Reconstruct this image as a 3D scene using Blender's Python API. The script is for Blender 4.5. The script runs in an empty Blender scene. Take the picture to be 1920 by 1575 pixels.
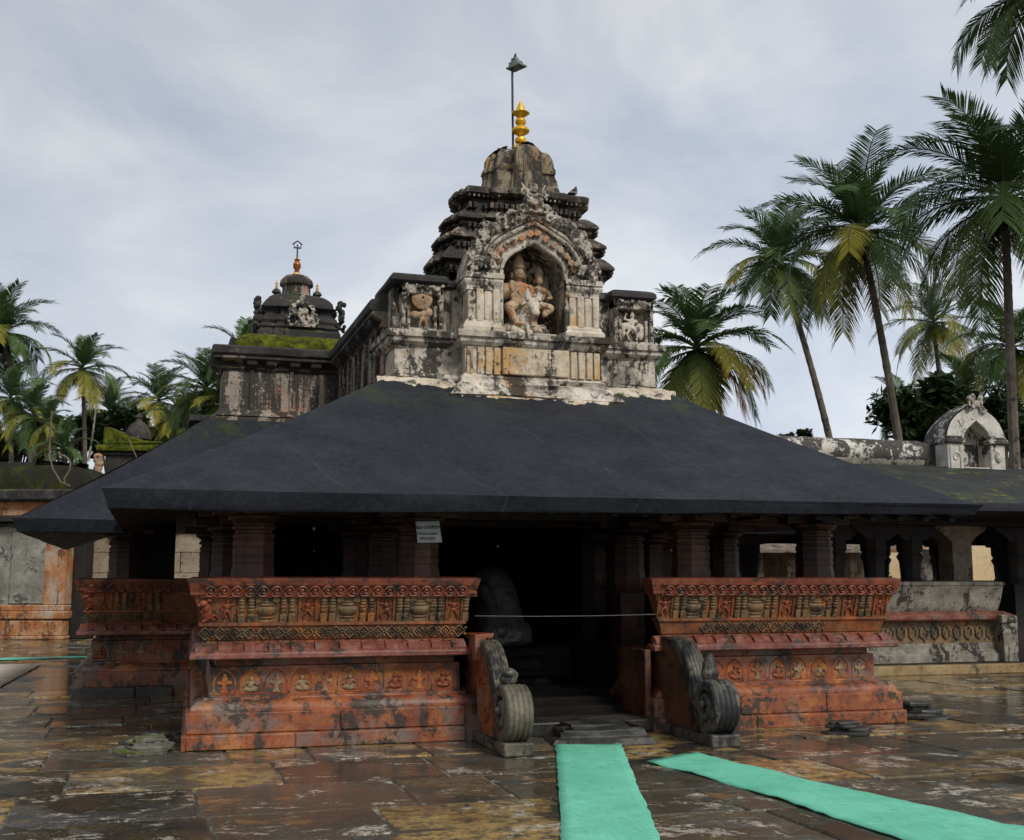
import bpy, bmesh, math, random
from math import sin, cos, pi, radians as R
from mathutils import Vector, Matrix, noise as mn
SC = bpy.context.scene
COL = SC.collection
# ------------------------------------------------------------------ camera
# The scene's axes are those of the temple: x along its front, y into it, z up.
YAW = R(17.0)
CAMX, CAMY, CAMZ = -0.374, -11.873, 1.6
cd = bpy.data.cameras.new('camera'); cam = bpy.data.objects.new('camera', cd); COL.objects.link(cam)
cam.location = (CAMX, CAMY, CAMZ)
cam.rotation_euler = (R(90 + 7.829), 0, -YAW)
cd.sensor_fit = 'HORIZONTAL'; cd.sensor_width = 36; cd.lens = 36 * 2200 / 1920
cd.clip_end = 3000; cd.clip_start = 0.1
SC.camera = cam
# ------------------------------------------------------------------ light
SUN_EL, SUN_AZ = R(44), R(163)          # azimuth measured from +y towards +x
sd = bpy.data.lights.new('sun', 'SUN'); sun = bpy.data.objects.new('sun', sd); COL.objects.link(sun)
sd.energy = 1.5; sd.angle = R(14); sd.color = (1.0, 0.95, 0.87)
dirv = Vector((sin(SUN_AZ) * cos(SUN_EL), cos(SUN_AZ) * cos(SUN_EL), sin(SUN_EL)))
sun.rotation_euler = dirv.to_track_quat('Z', 'Y').to_euler()
SC.view_settings.view_transform = 'Standard'; SC.view_settings.look = 'None'
SC.view_settings.exposure = 0.62; SC.view_settings.gamma = 1.0

wd = bpy.data.worlds.new('World'); SC.world = wd; wd.use_nodes = True
nt = wd.node_tree; nt.nodes.clear()
def nd(t, ty, **kw):
    n = t.nodes.new(ty)
    for k, v in kw.items(): setattr(n, k, v)
    return n
out = nd(nt, 'ShaderNodeOutputWorld'); bg = nd(nt, 'ShaderNodeBackground')
sky = nd(nt, 'ShaderNodeTexSky', sky_type='NISHITA', sun_disc=False, sun_elevation=SUN_EL, sun_rotation=SUN_AZ, air_density=1.0, dust_density=3.0)
tc = nd(nt, 'ShaderNodeTexCoord')
mp = nd(nt, 'ShaderNodeMapping'); mp.inputs['Scale'].default_value = (1.0, 1.0, 1.9); mp.inputs['Rotation'].default_value = (0.2, 0.3, 0.5)
n1 = nd(nt, 'ShaderNodeTexNoise'); n1.inputs['Scale'].default_value = 2.9; n1.inputs['Detail'].default_value = 8; n1.inputs['Roughness'].default_value = .56; n1.inputs['Distortion'].default_value = .35
cr = nd(nt, 'ShaderNodeValToRGB')
el = cr.color_ramp.elements
el[0].position = .38; el[0].color = (5.5, 6.15, 7.25, 1)
el[1].position = .66; el[1].color = (9.2, 9.35, 9.5, 1)
e = el.new(.52); e.color = (7.1, 7.5, 8.2, 1)
# darker, bluer cloud towards one side, brighter thin cloud low on the other
sx = nd(nt, 'ShaderNodeSeparateXYZ')
g1 = nd(nt, 'ShaderNodeMath', operation='MULTIPLY_ADD'); g1.inputs[1].default_value = .22; g1.inputs[2].default_value = .96
g2 = nd(nt, 'ShaderNodeMapRange'); g2.inputs['From Min'].default_value = 0; g2.inputs['From Max'].default_value = .55; g2.inputs['To Min'].default_value = 1.22; g2.inputs['To Max'].default_value = .83
g3 = nd(nt, 'ShaderNodeMath', operation='MULTIPLY')
vm = nd(nt, 'ShaderNodeVectorMath', operation='SCALE')
mx = nd(nt, 'ShaderNodeMix', data_type='RGBA'); mx.inputs[0].default_value = .9
L = nt.links.new
L(tc.outputs['Generated'], mp.inputs[0]); L(mp.outputs[0], n1.inputs['Vector']); L(n1.outputs[0], cr.inputs[0])
L(tc.outputs['Generated'], sx.inputs[0]); L(sx.outputs[0], g1.inputs[0]); L(sx.outputs[2], g2.inputs[0])
L(g1.outputs[0], g3.inputs[0]); L(g2.outputs[0], g3.inputs[1])
L(cr.outputs[0], vm.inputs[0]); L(g3.outputs[0], vm.inputs['Scale'])
L(sky.outputs[0], mx.inputs[6]); L(vm.outputs[0], mx.inputs[7])
L(mx.outputs[2], bg.inputs[0]); L(bg.outputs[0], out.inputs[0])
bg.inputs[1].default_value = 0.061
try: wd.cycles.sampling_method = 'AUTOMATIC'
except Exception: pass

# ------------------------------------------------------------------ materials
def mix(t, fac, a, b, mode='MIX'):
    m = nd(t, 'ShaderNodeMix', data_type='RGBA', blend_type=mode)
    for s, v in ((0, fac), (6, a), (7, b)):
        if hasattr(v, 'is_output') or isinstance(v, bpy.types.NodeSocket): t.links.new(v, m.inputs[s])
        elif s == 0: m.inputs[0].default_value = v
        else: m.inputs[s].default_value = (*v[:3], 1)
    return m.outputs[2]
def mth(t, op, a, b=0.0, c=None, clamp=False):
    m = nd(t, 'ShaderNodeMath', operation=op); m.use_clamp = clamp
    for i, v in enumerate((a, b) if c is None else (a, b, c)):
        if isinstance(v, bpy.types.NodeSocket): t.links.new(v, m.inputs[i])
        else: m.inputs[i].default_value = v
    return m.outputs[0]
def vscale(t, v, s):
    m = nd(t, 'ShaderNodeVectorMath', operation='MULTIPLY'); t.links.new(v, m.inputs[0]); m.inputs[1].default_value = s
    return m.outputs[0]
def noi(t, v, scale, detail=6, rough=.6, dist=0, off=None):
    n = nd(t, 'ShaderNodeTexNoise'); n.inputs['Scale'].default_value = scale; n.inputs['Detail'].default_value = detail
    n.inputs['Roughness'].default_value = rough; n.inputs['Distortion'].default_value = dist
    if off is not None:
        m = nd(t, 'ShaderNodeVectorMath', operation='ADD'); t.links.new(v, m.inputs[0]); m.inputs[1].default_value = off; v = m.outputs[0]
    t.links.new(v, n.inputs['Vector'])
    return n.outputs[0]
def step(t, v, lo, hi, a=0.0, b=1.0):
    m = nd(t, 'ShaderNodeMapRange'); m.interpolation_type = 'SMOOTHSTEP'
    m.inputs['From Min'].default_value = lo; m.inputs['From Max'].default_value = hi
    m.inputs['To Min'].default_value = a; m.inputs['To Max'].default_value = b
    t.links.new(v, m.inputs[0]); return m.outputs[0]
def newmat(name):
    m = bpy.data.materials.new(name); m.use_nodes = True
    t = m.node_tree; b = t.nodes['Principled BSDF']
    geo = nd(t, 'ShaderNodeNewGeometry')
    return m, t, b, geo
def bumpn(t, b, h, strength, dist=.02):
    bp = nd(t, 'ShaderNodeBump'); bp.inputs['Strength'].default_value = strength; bp.inputs['Distance'].default_value = dist
    t.links.new(h, bp.inputs['Height']); t.links.new(bp.outputs[0], b.inputs['Normal'])
def wmat(name, c1, c2, c3, sc=2.2, mold=.5, moldcol=(.024, .021, .019), msc=2.2, stretch=.28, stain=None, stain2=None, moss=0.0,
         mosscol=(.10, .13, .012), rough=.82, bump=.6, spec=.35, wet=0.0, joints=None):
    m, t, b, geo = newmat(name); P = geo.outputs['Position']
    base = nd(t, 'ShaderNodeValToRGB'); e = base.color_ramp.elements
    e[0].position = .32; e[0].color = (*c1, 1); e[1].position = .68; e[1].color = (*c3, 1); k = e.new(.5); k.color = (*c2, 1)
    big = noi(t, P, sc, 9, .68, .3); t.links.new(big, base.inputs[0]); c = base.outputs[0]
    fine = noi(t, P, 26, 8, .7, off=(3, 1, 7))
    c = mix(t, step(t, fine, .3, .75, .0, .55), c, vmulcol(t, c, .55))
    if stain:
        f = step(t, noi(t, P, stain[2] if len(stain) > 2 else 1.6, 8, .7, off=(11, 5, 2)), .62 - .3 * stain[1], .70 - .3 * stain[1] + .05)
        c = mix(t, mth(t, 'MULTIPLY', f, .85), c, stain[0])
    if stain2:
        f = step(t, noi(t, P, stain2[2] if len(stain2) > 2 else 2.6, 8, .7, off=(-7, 9, 4)), .62 - .3 * stain2[1], .68 - .3 * stain2[1] + .04)
        c = mix(t, mth(t, 'MULTIPLY', f, .85), c, stain2[0])
    if mold > 0:
        ps = vscale(t, P, (1, 1, stretch))
        a = noi(t, ps, msc, 10, .72, .4, off=(5, 3, 9)); a2 = noi(t, P, msc * 5, 6, .7)
        s_ = mth(t, 'ADD', mth(t, 'MULTIPLY', a, .7), mth(t, 'MULTIPLY', a2, .3))
        f = step(t, s_, .605 - .23 * mold, .645 - .22 * mold)
        if stretch < .6:
            ru = noi(t, vscale(t, P, (1, 1, .07)), msc * 3.2, 6, .7, off=(2, 8, 3)); f = mth(t, 'MAXIMUM', f, mth(t, 'MULTIPLY', step(t, mth(t, 'ADD', mth(t, 'MULTIPLY', ru, .75), mth(t, 'MULTIPLY', a, .25)), .64 - .22 * mold, .70 - .20 * mold), .8))
        c = mix(t, mth(t, 'MULTIPLY', f, .93), c, moldcol)
    if joints:
        br = nd(t, 'ShaderNodeTexBrick'); br.inputs['Scale'].default_value = 1; br.inputs['Brick Width'].default_value = joints[0]; br.inputs['Row Height'].default_value = joints[1]
        br.inputs['Mortar Size'].default_value = .012; br.inputs['Mortar Smooth'].default_value = .4
        sp = nd(t, 'ShaderNodeSeparateXYZ'); t.links.new(P, sp.inputs[0]); cb = nd(t, 'ShaderNodeCombineXYZ')
        t.links.new(mth(t, 'ADD', sp.outputs[0], sp.outputs[1]), cb.inputs[0]); t.links.new(sp.outputs[2], cb.inputs[1]); t.links.new(cb.outputs[0], br.inputs['Vector'])
        c = mix(t, br.outputs['Fac'], c, (.02, .018, .015))
    if moss > 0:
        sn = nd(t, 'ShaderNodeSeparateXYZ'); t.links.new(geo.outputs['Normal'], sn.inputs[0])
        mz = mth(t, 'MULTIPLY', step(t, sn.outputs[2], .15, .6), step(t, noi(t, P, 1.6, 8, .7, off=(2, 2, 2)), .62 - .4 * moss, .74 - .4 * moss))
        mc = mix(t, step(t, noi(t, P, 5, 6, .7), .35, .65), tuple(x * .35 for x in mosscol), mosscol)
        c = mix(t, mz, c, mc)
    t.links.new(c, b.inputs['Base Color'])
    b.inputs['Specular IOR Level'].default_value = spec
    if wet > 0:
        t.links.new(step(t, noi(t, P, 1.8, 5, .6, off=(8, 8, 1)), .4, .6, rough, rough * (1 - wet)), b.inputs['Roughness'])
    else: b.inputs['Roughness'].default_value = rough
    grit = noi(t, P, 11, 10, .75, .5, off=(1, 2, 3))
    c = mix(t, step(t, grit, .36, .46, .62, 0), c, vmulcol(t, c, .38)); t.links.new(c, b.inputs['Base Color'])
    h = mth(t, 'ADD', mth(t, 'MULTIPLY', fine, .5), mth(t, 'MULTIPLY', noi(t, P, 7, 8, .65), .9))
    bumpn(t, b, h, bump)
    return m
def vmulcol(t, c, k):
    m = nd(t, 'ShaderNodeVectorMath', operation='SCALE'); t.links.new(c, m.inputs[0]); m.inputs['Scale'].default_value = k
    return m.outputs[0]
def plain(name, col, rough=.6, metal=0, var=.35, sc=8, bump=.2, spec=.4):
    m, t, b, geo = newmat(name); P = geo.outputs['Position']
    n = noi(t, P, sc, 6, .65)
    c = mix(t, step(t, n, .3, .7), tuple(x * (1 - var) for x in col), tuple(min(1, x * (1 + var * .5)) for x in col))
    t.links.new(c, b.inputs['Base Color']); b.inputs['Roughness'].default_value = rough; b.inputs['Metallic'].default_value = metal
    b.inputs['Specular IOR Level'].default_value = spec
    bumpn(t, b, noi(t, P, 40, 4, .6), bump, .006)
    return m
M = {}
LIME = ((.34, .29, .22), (.58, .52, .43), (.74, .68, .58))
M['plaster'] = wmat('weathered_lime_plaster', *LIME, sc=3, mold=.49, msc=2.6, stretch=.5, stain=((.42, .22, .08), .35, 1.3), stain2=((.20, .18, .15), .4, 3), bump=.7)
M['plaster_clean'] = wmat('pale_lime_plaster', (.42, .35, .25), (.62, .54, .43), (.78, .71, .60), sc=3.2, mold=.33, msc=3, stretch=.25, stain=((.50, .29, .10), .22, 1.6), stain2=((.22, .19, .15), .28, 4), bump=.6)
M['plaster_base'] = wmat('orange_stained_lime_plaster', (.42, .31, .19), (.60, .49, .35), (.76, .67, .54), sc=3.2, mold=.36, msc=3, stretch=.25, stain=((.52, .30, .10), .36, 1.6), stain2=((.22, .19, .15), .28, 4), bump=.8)
M['plaster_dark'] = wmat('mouldy_lime_plaster', (.10, .085, .07), (.22, .18, .14), (.38, .32, .26), sc=3, mold=.72, msc=2.2, stretch=.22, stain=((.30, .13, .07), .3, 2), moss=.25, bump=.8)
M['streaked'] = wmat('rain_streaked_plaster', (.22, .19, .15), (.36, .31, .25), (.46, .40, .33), sc=2, mold=.66, msc=4.0, stretch=.10, stain=((.36, .19, .13), .4, 2), bump=.6)
M['tier_stone'] = wmat('blackened_tier_stone', (.025, .023, .021), (.065, .057, .049), (.17, .145, .115), sc=3.5, mold=.36, msc=5, stain=((.34, .26, .19), .42, 3.6), moss=.12, bump=1.0, rough=.85)
M['black_stone'] = wmat('black_mould_stone', (.020, .019, .019), (.036, .034, .033), (.075, .067, .060), sc=2.5, mold=.3, stain=((.20, .15, .11), .18, 3.2), moss=.22, bump=.8, rough=.8)
M['carved'] = wmat('carved_lime_stucco', (.20, .17, .14), (.46, .41, .34), (.68, .62, .53), sc=5, mold=.50, msc=6, stretch=.8, stain=((.34, .16, .08), .25, 3), bump=.8)
M['carved_warm'] = wmat('carved_ochre_stucco', (.25, .15, .09), (.42, .28, .17), (.52, .42, .31), sc=5, mold=.30, msc=7, stretch=.8, stain=((.46, .21, .10), .5, 3), bump=.7)
M['cap_plaster'] = wmat('brownish_cap_plaster', (.12, .10, .07), (.22, .18, .12), (.36, .31, .23), sc=3, mold=.58, msc=5, stretch=.4, stain=((.30, .19, .07), .5, 2.4), bump=.7)
M['statue_stone'] = wmat('ochre_statue_stucco', (.24, .19, .15), (.50, .35, .22), (.68, .54, .38), sc=4, mold=.22, msc=6, stretch=1, stain=((.42, .17, .06), .45, 3.4), bump=.3)
M['moss'] = wmat('moss_cover', (.030, .040, .006), (.085, .105, .010), (.20, .21, .020), sc=5, mold=.40, moldcol=(.035, .030, .012), msc=7, stretch=1, bump=1.0, rough=.95, spec=.1)
RED = ((.15, .036, .016), (.28, .076, .027), (.42, .15, .052))
M['red'] = wmat('red_ochre_stone', *RED, sc=3.4, mold=.40, msc=2.4, stretch=.7, moldcol=(.035, .028, .022), stain=((.17, .14, .12), .46, 1.5), stain2=((.42, .17, .05), .20, 2.2), bump=.7, rough=.62, wet=.45, spec=.5)
M['red_wall'] = wmat('red_ochre_frieze', (.20, .032, .014), (.30, .070, .022), (.42, .17, .045), sc=1.6, mold=.20, msc=3, stretch=.5, moldcol=(.05, .03, .02), stain=((.48, .22, .05), .38, 1.3), bump=.45, rough=.7, wet=.2)
M['red_band'] = wmat('dark_red_carved_stone', (.12, .026, .014), (.22, .052, .022), (.31, .10, .038), sc=4, mold=.38, msc=4, stretch=1, moldcol=(.04, .025, .02), bump=.5, rough=.55, wet=.3, spec=.5)
M['ledge'] = wmat('pinkish_red_ledge_stone', (.13, .035, .024), (.22, .070, .048), (.33, .15, .11), sc=4, mold=.34, msc=3, stretch=1, moldcol=(.05, .04, .035), stain=((.17, .14, .12), .25, 2), bump=.6, rough=.45, wet=.5, spec=.5)
M['panel'] = wmat('ochre_panel_stone', (.14, .045, .022), (.22, .085, .036), (.29, .13, .055), sc=4, mold=.30, msc=4, stretch=.8, moldcol=(.04, .035, .025), stain=((.36, .10, .03), .4, 2.2), bump=.6, rough=.6)
M['olive'] = wmat('olive_grey_carving', (.10, .070, .038), (.19, .125, .062), (.28, .17, .08), sc=5, mold=.36, msc=5, stretch=.7, moldcol=(.035, .035, .03), stain=((.38, .13, .03), .38, 1.8), bump=.7, rough=.6)
M['greyband'] = wmat('grey_black_flower_band', (.06, .055, .04), (.13, .11, .07), (.28, .18, .09), sc=5, mold=.42, msc=4, stretch=1, moldcol=(.025, .027, .027), stain=((.34, .15, .05), .32, 2), bump=.8)
M['figure'] = wmat('red_brown_relief', (.16, .035, .018), (.25, .065, .03), (.33, .12, .05), sc=6, mold=.25, msc=6, stretch=1, moldcol=(.04, .03, .02), bump=.4, rough=.5)
M['ochre_fill'] = wmat('yellow_ochre_paint', (.28, .085, .025), (.40, .15, .04), (.48, .24, .08), sc=5, mold=.36, msc=5, stretch=1, moldcol=(.10, .08, .06), bump=.5)
M['pale_fill'] = wmat('worn_pale_stucco', (.16, .11, .06), (.28, .20, .11), (.46, .36, .22), sc=9, mold=.42, msc=8, stretch=1, moldcol=(.20, .06, .02), bump=.6)
M['pillar'] = wmat('dark_red_pillar_stone', (.034, .015, .010), (.080, .029, .016), (.15, .056, .028), sc=3, mold=.42, msc=3, stretch=.5, moldcol=(.02, .016, .013), bump=.5, rough=.5, spec=.5)
M['interior'] = wmat('shade_darkened_stone', (.010, .009, .009), (.018, .015, .014), (.028, .022, .019), sc=2, mold=.2, bump=.5, rough=.7)  # near-black colour stands in for the deep shade indoors
M['dark_stone'] = wmat('wet_black_stone', (.020, .021, .020), (.040, .040, .036), (.085, .075, .055), sc=4, mold=.3, msc=4, stretch=.5, bump=.8, rough=.55, wet=.5, spec=.5)
M['step_dark'] = wmat('shade_darkened_step', (.006, .006, .006), (.011, .010, .009), (.022, .019, .014), sc=4, mold=.2, bump=.8, rough=.8, spec=.2)  # entrance shade put into the colour of the steps and statue pedestal
M['scroll'] = wmat('weathered_grey_scroll_stone', (.065, .060, .045), (.14, .125, .09), (.25, .215, .15), sc=4, mold=.50, msc=2.6, stretch=.4, moldcol=(.024, .026, .028), bump=.6, rough=.6, wet=.3)
M['scroll_dark'] = wmat('blackened_scroll_stone', (.05, .045, .038), (.105, .095, .08), (.19, .165, .13), sc=3.6, mold=.55, msc=2.2, stretch=.5, moldcol=(.020, .022, .025), bump=.6, rough=.55, wet=.4)
M['brownface'] = wmat('red_brown_side_stone', (.06, .026, .016), (.12, .048, .028), (.19, .085, .045), sc=2.5, mold=.42, msc=1.5, stretch=.8, moldcol=(.018, .016, .015), bump=.5, rough=.6)
M['granite'] = wmat('grey_granite', (.15, .135, .11), (.25, .23, .185), (.37, .34, .28), sc=5, mold=.36, msc=3, stretch=.6, bump=.6)
M['granite_brown'] = wmat('brown_grey_pillar_stone', (.12, .09, .065), (.20, .16, .12), (.28, .23, .18), sc=4, mold=.3, msc=3, stretch=.4, stain=((.26, .12, .06), .3), bump=.5)
M['yellowstone'] = wmat('yellow_brown_kerb_stone', (.18, .12, .055), (.30, .21, .10), (.38, .29, .16), sc=3, mold=.25, moldcol=(.07, .06, .04), bump=.7)
M['lichen_wall'] = wmat('lichen_grey_wall', (.13, .125, .105), (.26, .25, .215), (.44, .42, .36), sc=1.6, mold=.32, msc=2, stretch=1, moldcol=(.07, .07, .065), bump=.9)
M['orange_wall'] = wmat('orange_stained_stone', (.26, .085, .035), (.42, .17, .06), (.52, .38, .24), sc=1.8, mold=.34, moldcol=(.09, .05, .035), stain=((.38, .34, .28), .45, 1.2), bump=.7)
M['blockwall'] = wmat('pale_block_wall', (.20, .15, .095), (.34, .27, .19), (.44, .37, .27), sc=1.5, mold=.30, msc=1.4, stretch=.5, bump=.6, joints=(1.3, .62))
M['white_black'] = wmat('white_plaster_black_blotches', (.42, .39, .34), (.60, .57, .51), (.72, .69, .63), sc=3, mold=.74, msc=3.2, stretch=.8, stain=((.50, .33, .16), .22, 1.4), bump=.7)
M['white_clean'] = wmat('greyed_white_plaster', (.42, .39, .34), (.60, .57, .51), (.72, .69, .63), sc=3, mold=.26, msc=2.4, stretch=.6, bump=.5)
M['cream_wall'] = wmat('cream_painted_wall', (.62, .42, .21), (.74, .55, .32), (.80, .66, .44), sc=.7, mold=.05, moldcol=(.4, .25, .12), bump=.15)
M['rope'] = plain('pale_rope', (.13, .125, .12))
M['wire'] = plain('brown_cable', (.16, .12, .08))
M['iron'] = plain('dark_iron', (.045, .035, .035), .5, .4)
M['pewter'] = plain('grey_green_metal', (.20, .24, .22), .5, .3)
M['gold'] = plain('gold_paint', (.85, .50, .045), .38, .55, .35, 12, .15)
M['gold_pale'] = plain('pale_gold_paint', (.70, .48, .20), .5, .2)
M['copper'] = plain('orange_painted_finial', (.42, .13, .03), .5, .2, .4, 20)
M['paper'] = plain('white_paper', (.62, .64, .70), .8, 0, .06, 3, .05)
M['ink'] = plain('black_ink', (.01, .01, .012), .7)
M['trunk'] = wmat('palm_bark', (.075, .06, .045), (.14, .115, .09), (.22, .19, .15), sc=2, mold=.28, msc=2, stretch=1, bump=.5)
M['bark'] = wmat('tree_bark', (.05, .04, .03), (.08, .065, .05), (.12, .10, .08), sc=2, mold=.2, bump=.6)

# black painted roof, faint seams, scuffs and moss
def roofmat():
    m, t, b, geo = newmat('black_painted_roof'); P = geo.outputs['Position']
    c = mix(t, step(t, noi(t, P, 1.1, 8, .65), .35, .68), (.011, .013, .018), (.020, .023, .031))
    c = mix(t, step(t, noi(t, P, 14, 8, .75), .40, .75, 0, .6), c, (.036, .041, .053))
    sc_ = mth(t, 'MULTIPLY', step(t, noi(t, P, 1.4, 4, .6, off=(4, 0, 2)), .58, .68), step(t, noi(t, P, 9, 9, .8, off=(1, 6, 2)), .56, .66))
    c = mix(t, mth(t, 'MULTIPLY', sc_, .7), c, (.13, .13, .125))
    sp = nd(t, 'ShaderNodeSeparateXYZ'); t.links.new(P, sp.inputs[0])
    # overlapping strips of the coating run up the slope
    wob = mth(t, 'MULTIPLY', noi(t, P, .8, 3, .5), .5)
    s1 = mth(t, 'PINGPONG', mth(t, 'ADD', mth(t, 'ADD', mth(t, 'MULTIPLY', sp.outputs[0], .83), mth(t, 'MULTIPLY', sp.outputs[1], .32)), wob), .62)
    seam = mth(t, 'MULTIPLY', step(t, s1, .0, .018, 1, 0), step(t, noi(t, P, 2.5, 6, .7, off=(9, 1, 1)), .42, .6))
    c = mix(t, mth(t, 'MULTIPLY', seam, .16), c, (.12, .125, .135))
    mo = mth(t, 'MULTIPLY', step(t, sp.outputs[2], 3.4, 4.15), step(t, noi(t, P, 2.2, 8, .7, off=(0, 3, 3)), .46, .62))
    spk = step(t, noi(t, P, 60, 2, .5, off=(3, 3, 3)), .74, .77)
    c = mix(t, mth(t, 'MULTIPLY', spk, .6), c, (.16, .17, .18))
    c = mix(t, mth(t, 'MULTIPLY', mo, .75), c, (.045, .055, .015))
    t.links.new(c, b.inputs['Base Color'])
    t.links.new(step(t, noi(t, P, 2.0, 6, .7), .35, .65, .55, .78), b.inputs['Roughness']); b.inputs['Specular IOR Level'].default_value = .2
    bumpn(t, b, mth(t, 'ADD', noi(t, P, 55, 5, .7), mth(t, 'MULTIPLY', noi(t, P, 5, 6, .7), 2.2)), .45, .012)
    return m
M['roof'] = roofmat()
def roof2():
    m, t, b, geo = newmat('mossy_black_roof'); P = geo.outputs['Position']
    c = mix(t, step(t, noi(t, P, 2, 8, .65), .35, .68), (.022, .025, .022), (.040, .043, .040))
    mo = mth(t, 'MULTIPLY', step(t, noi(t, P, .9, 5, .6, off=(3, 3, 0)), .47, .60), step(t, noi(t, P, 5, 9, .8, off=(0, 3, 3)), .52, .60))
    c = mix(t, mo, c, (.15, .17, .015))
    t.links.new(c, b.inputs['Base Color']); b.inputs['Roughness'].default_value = .8; b.inputs['Specular IOR Level'].default_value = .25
    bumpn(t, b, noi(t, P, 20, 8, .7), .5, .02); return m
M['roof_moss'] = roof2()

# wet paving: per-slab value in attribute 'rnd'
def pavemat(name='wet_stone_paving', attr=True):
    m, t, b, geo = newmat(name); P = geo.outputs['Position']
    a = nd(t, 'ShaderNodeAttribute'); a.attribute_name = 'rnd'
    rnd = a.outputs['Fac']
    sp = nd(t, 'ShaderNodeSeparateColor'); t.links.new(a.outputs['Color'], sp.inputs[0])
    r1, r2, r3 = sp.outputs[0], sp.outputs[1], sp.outputs[2]
    off_ = vscale(t, a.outputs['Color'], (37, 51, 23)); pad = nd(t, 'ShaderNodeVectorMath', operation='ADD'); t.links.new(P, pad.inputs[0]); t.links.new(off_, pad.inputs[1]); G = P; P = pad.outputs[0]
    ps = vscale(t, P, (1, 1.25, 1))
    c = mix(t, r1, (.020, .022, .022), (.085, .080, .064))
    c = mix(t, mth(t, 'MULTIPLY', step(t, noi(t, ps, 1.4, 9, .68, .4), .42, .66), step(t, r3, .2, .7, .25, 1)), c, (.115, .080, .034))
    gold = mth(t, 'MULTIPLY', step(t, noi(t, ps, 1.1, 5, .6, .5, off=(7, 2, 0)), .45, .53), step(t, r2, .30, .7, .05, 1))
    gold = mth(t, 'MULTIPLY', gold, step(t, noi(t, P, 9, 8, .75), .38, .56))
    c = mix(t, mth(t, 'MULTIPLY', gold, .92), c, (.44, .285, .10))
    pale = mth(t, 'MULTIPLY', step(t, noi(t, ps, 1.6, 6, .7, .6, off=(1, 8, 3)), .55, .60), step(t, noi(t, P, 13, 9, .8), .46, .54))
    c = mix(t, mth(t, 'MULTIPLY', pale, .9), c, (.55, .50, .41))
    c = mix(t, step(t, noi(t, P, 34, 6, .75), .42, .7, 0, .6), c, (.030, .026, .020))
    c = mix(t, mth(t, 'MULTIPLY', step(t, noi(t, P, 48, 5, .8, off=(4, 4, 4)), .56, .64), step(t, noi(t, P, 2.2, 4, .6, off=(9, 4, 1)), .42, .6, .1, .75)), c, (.36, .31, .21))
    rust = mth(t, 'MULTIPLY', step(t, noi(t, ps, 1.9, 3, .5, off=(5, 5, 5)), .64, .67), .5)
    c = mix(t, rust, c, (.27, .135, .042))
    t.links.new(c, b.inputs['Base Color'])
    pud = step(t, noi(t, vscale(t, G, (.8, 1.1, 1)), .85, 4, .55, .3, off=(2, 9, 0)), .43, .50)
    film = step(t, noi(t, ps, 3.2, 7, .7, off=(6, 1, 0)), .36, .62)
    wetf = mth(t, 'MAXIMUM', pud, mth(t, 'MULTIPLY', film, .85))
    t.links.new(mth(t, 'MULTIPLY_ADD', wetf, -.49, .53), b.inputs['Roughness'])
    b.inputs['Specular IOR Level'].default_value = .5; b.inputs['IOR'].default_value = 1.36
    h = mth(t, 'MULTIPLY', mth(t, 'ADD', noi(t, P, 30, 6, .75), mth(t, 'MULTIPLY', noi(t, ps, 5, 7, .65), 1.4)), mth(t, 'SUBTRACT', 1.0, mth(t, 'MULTIPLY', pud, .93)))
    h = mth(t, 'MULTIPLY', h, mth(t, 'SUBTRACT', 1.0, mth(t, 'MULTIPLY', film, .6)))
    bumpn(t, b, h, .5, .02)
    return m
M['paving'] = pavemat()
M['grout'] = wmat('muddy_joint_fill', (.03, .025, .02), (.09, .075, .055), (.42, .38, .31), sc=1.6, mold=.1, rough=.5, bump=.5)
M['earth'] = wmat('dark_earth', (.03, .035, .015), (.05, .05, .025), (.07, .065, .035), sc=.4, mold=.1)

def matmat(name, c1, c2, sc):
    m, t, b, geo = newmat(name); P = geo.outputs['Position']
    c = mix(t, step(t, noi(t, P, 1.5, 7, .7), .35, .68), c1, c2)
    c = mix(t, step(t, noi(t, vscale(t, P, (1, .25, 1)), 40, 5, .7), .35, .7, 0, .35), c, tuple(x * .72 for x in c1))
    c = mix(t, step(t, noi(t, P, 5, 8, .75, off=(2, 7, 1)), .56, .68, 0, .6), c, tuple(x * .5 + .03 for x in c1))
    c = mix(t, step(t, noi(t, vscale(t, P, (9, .6, 1)), 9, 5, .7), .5, .75, 0, .5), c, tuple(min(1, x * 1.25 + .04) for x in c2))
    t.links.new(c, b.inputs['Base Color']); b.inputs['Roughness'].default_value = .85; b.inputs['Specular IOR Level'].default_value = .2
    w = nd(t, 'ShaderNodeTexWave'); w.inputs['Scale'].default_value = sc; w.bands_direction = 'DIAGONAL'; t.links.new(P, w.inputs['Vector'])
    bumpn(t, b, mth(t, 'ADD', w.outputs[1], noi(t, P, 70, 3, .6)), .35, .006)
    return m
M['mat_green'] = matmat('green_woven_mat', (.125, .48, .325), (.19, .60, .43), 45)
M['mat_cream'] = matmat('cream_woven_mat', (.60, .50, .38), (.72, .62, .50), 30)

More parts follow.
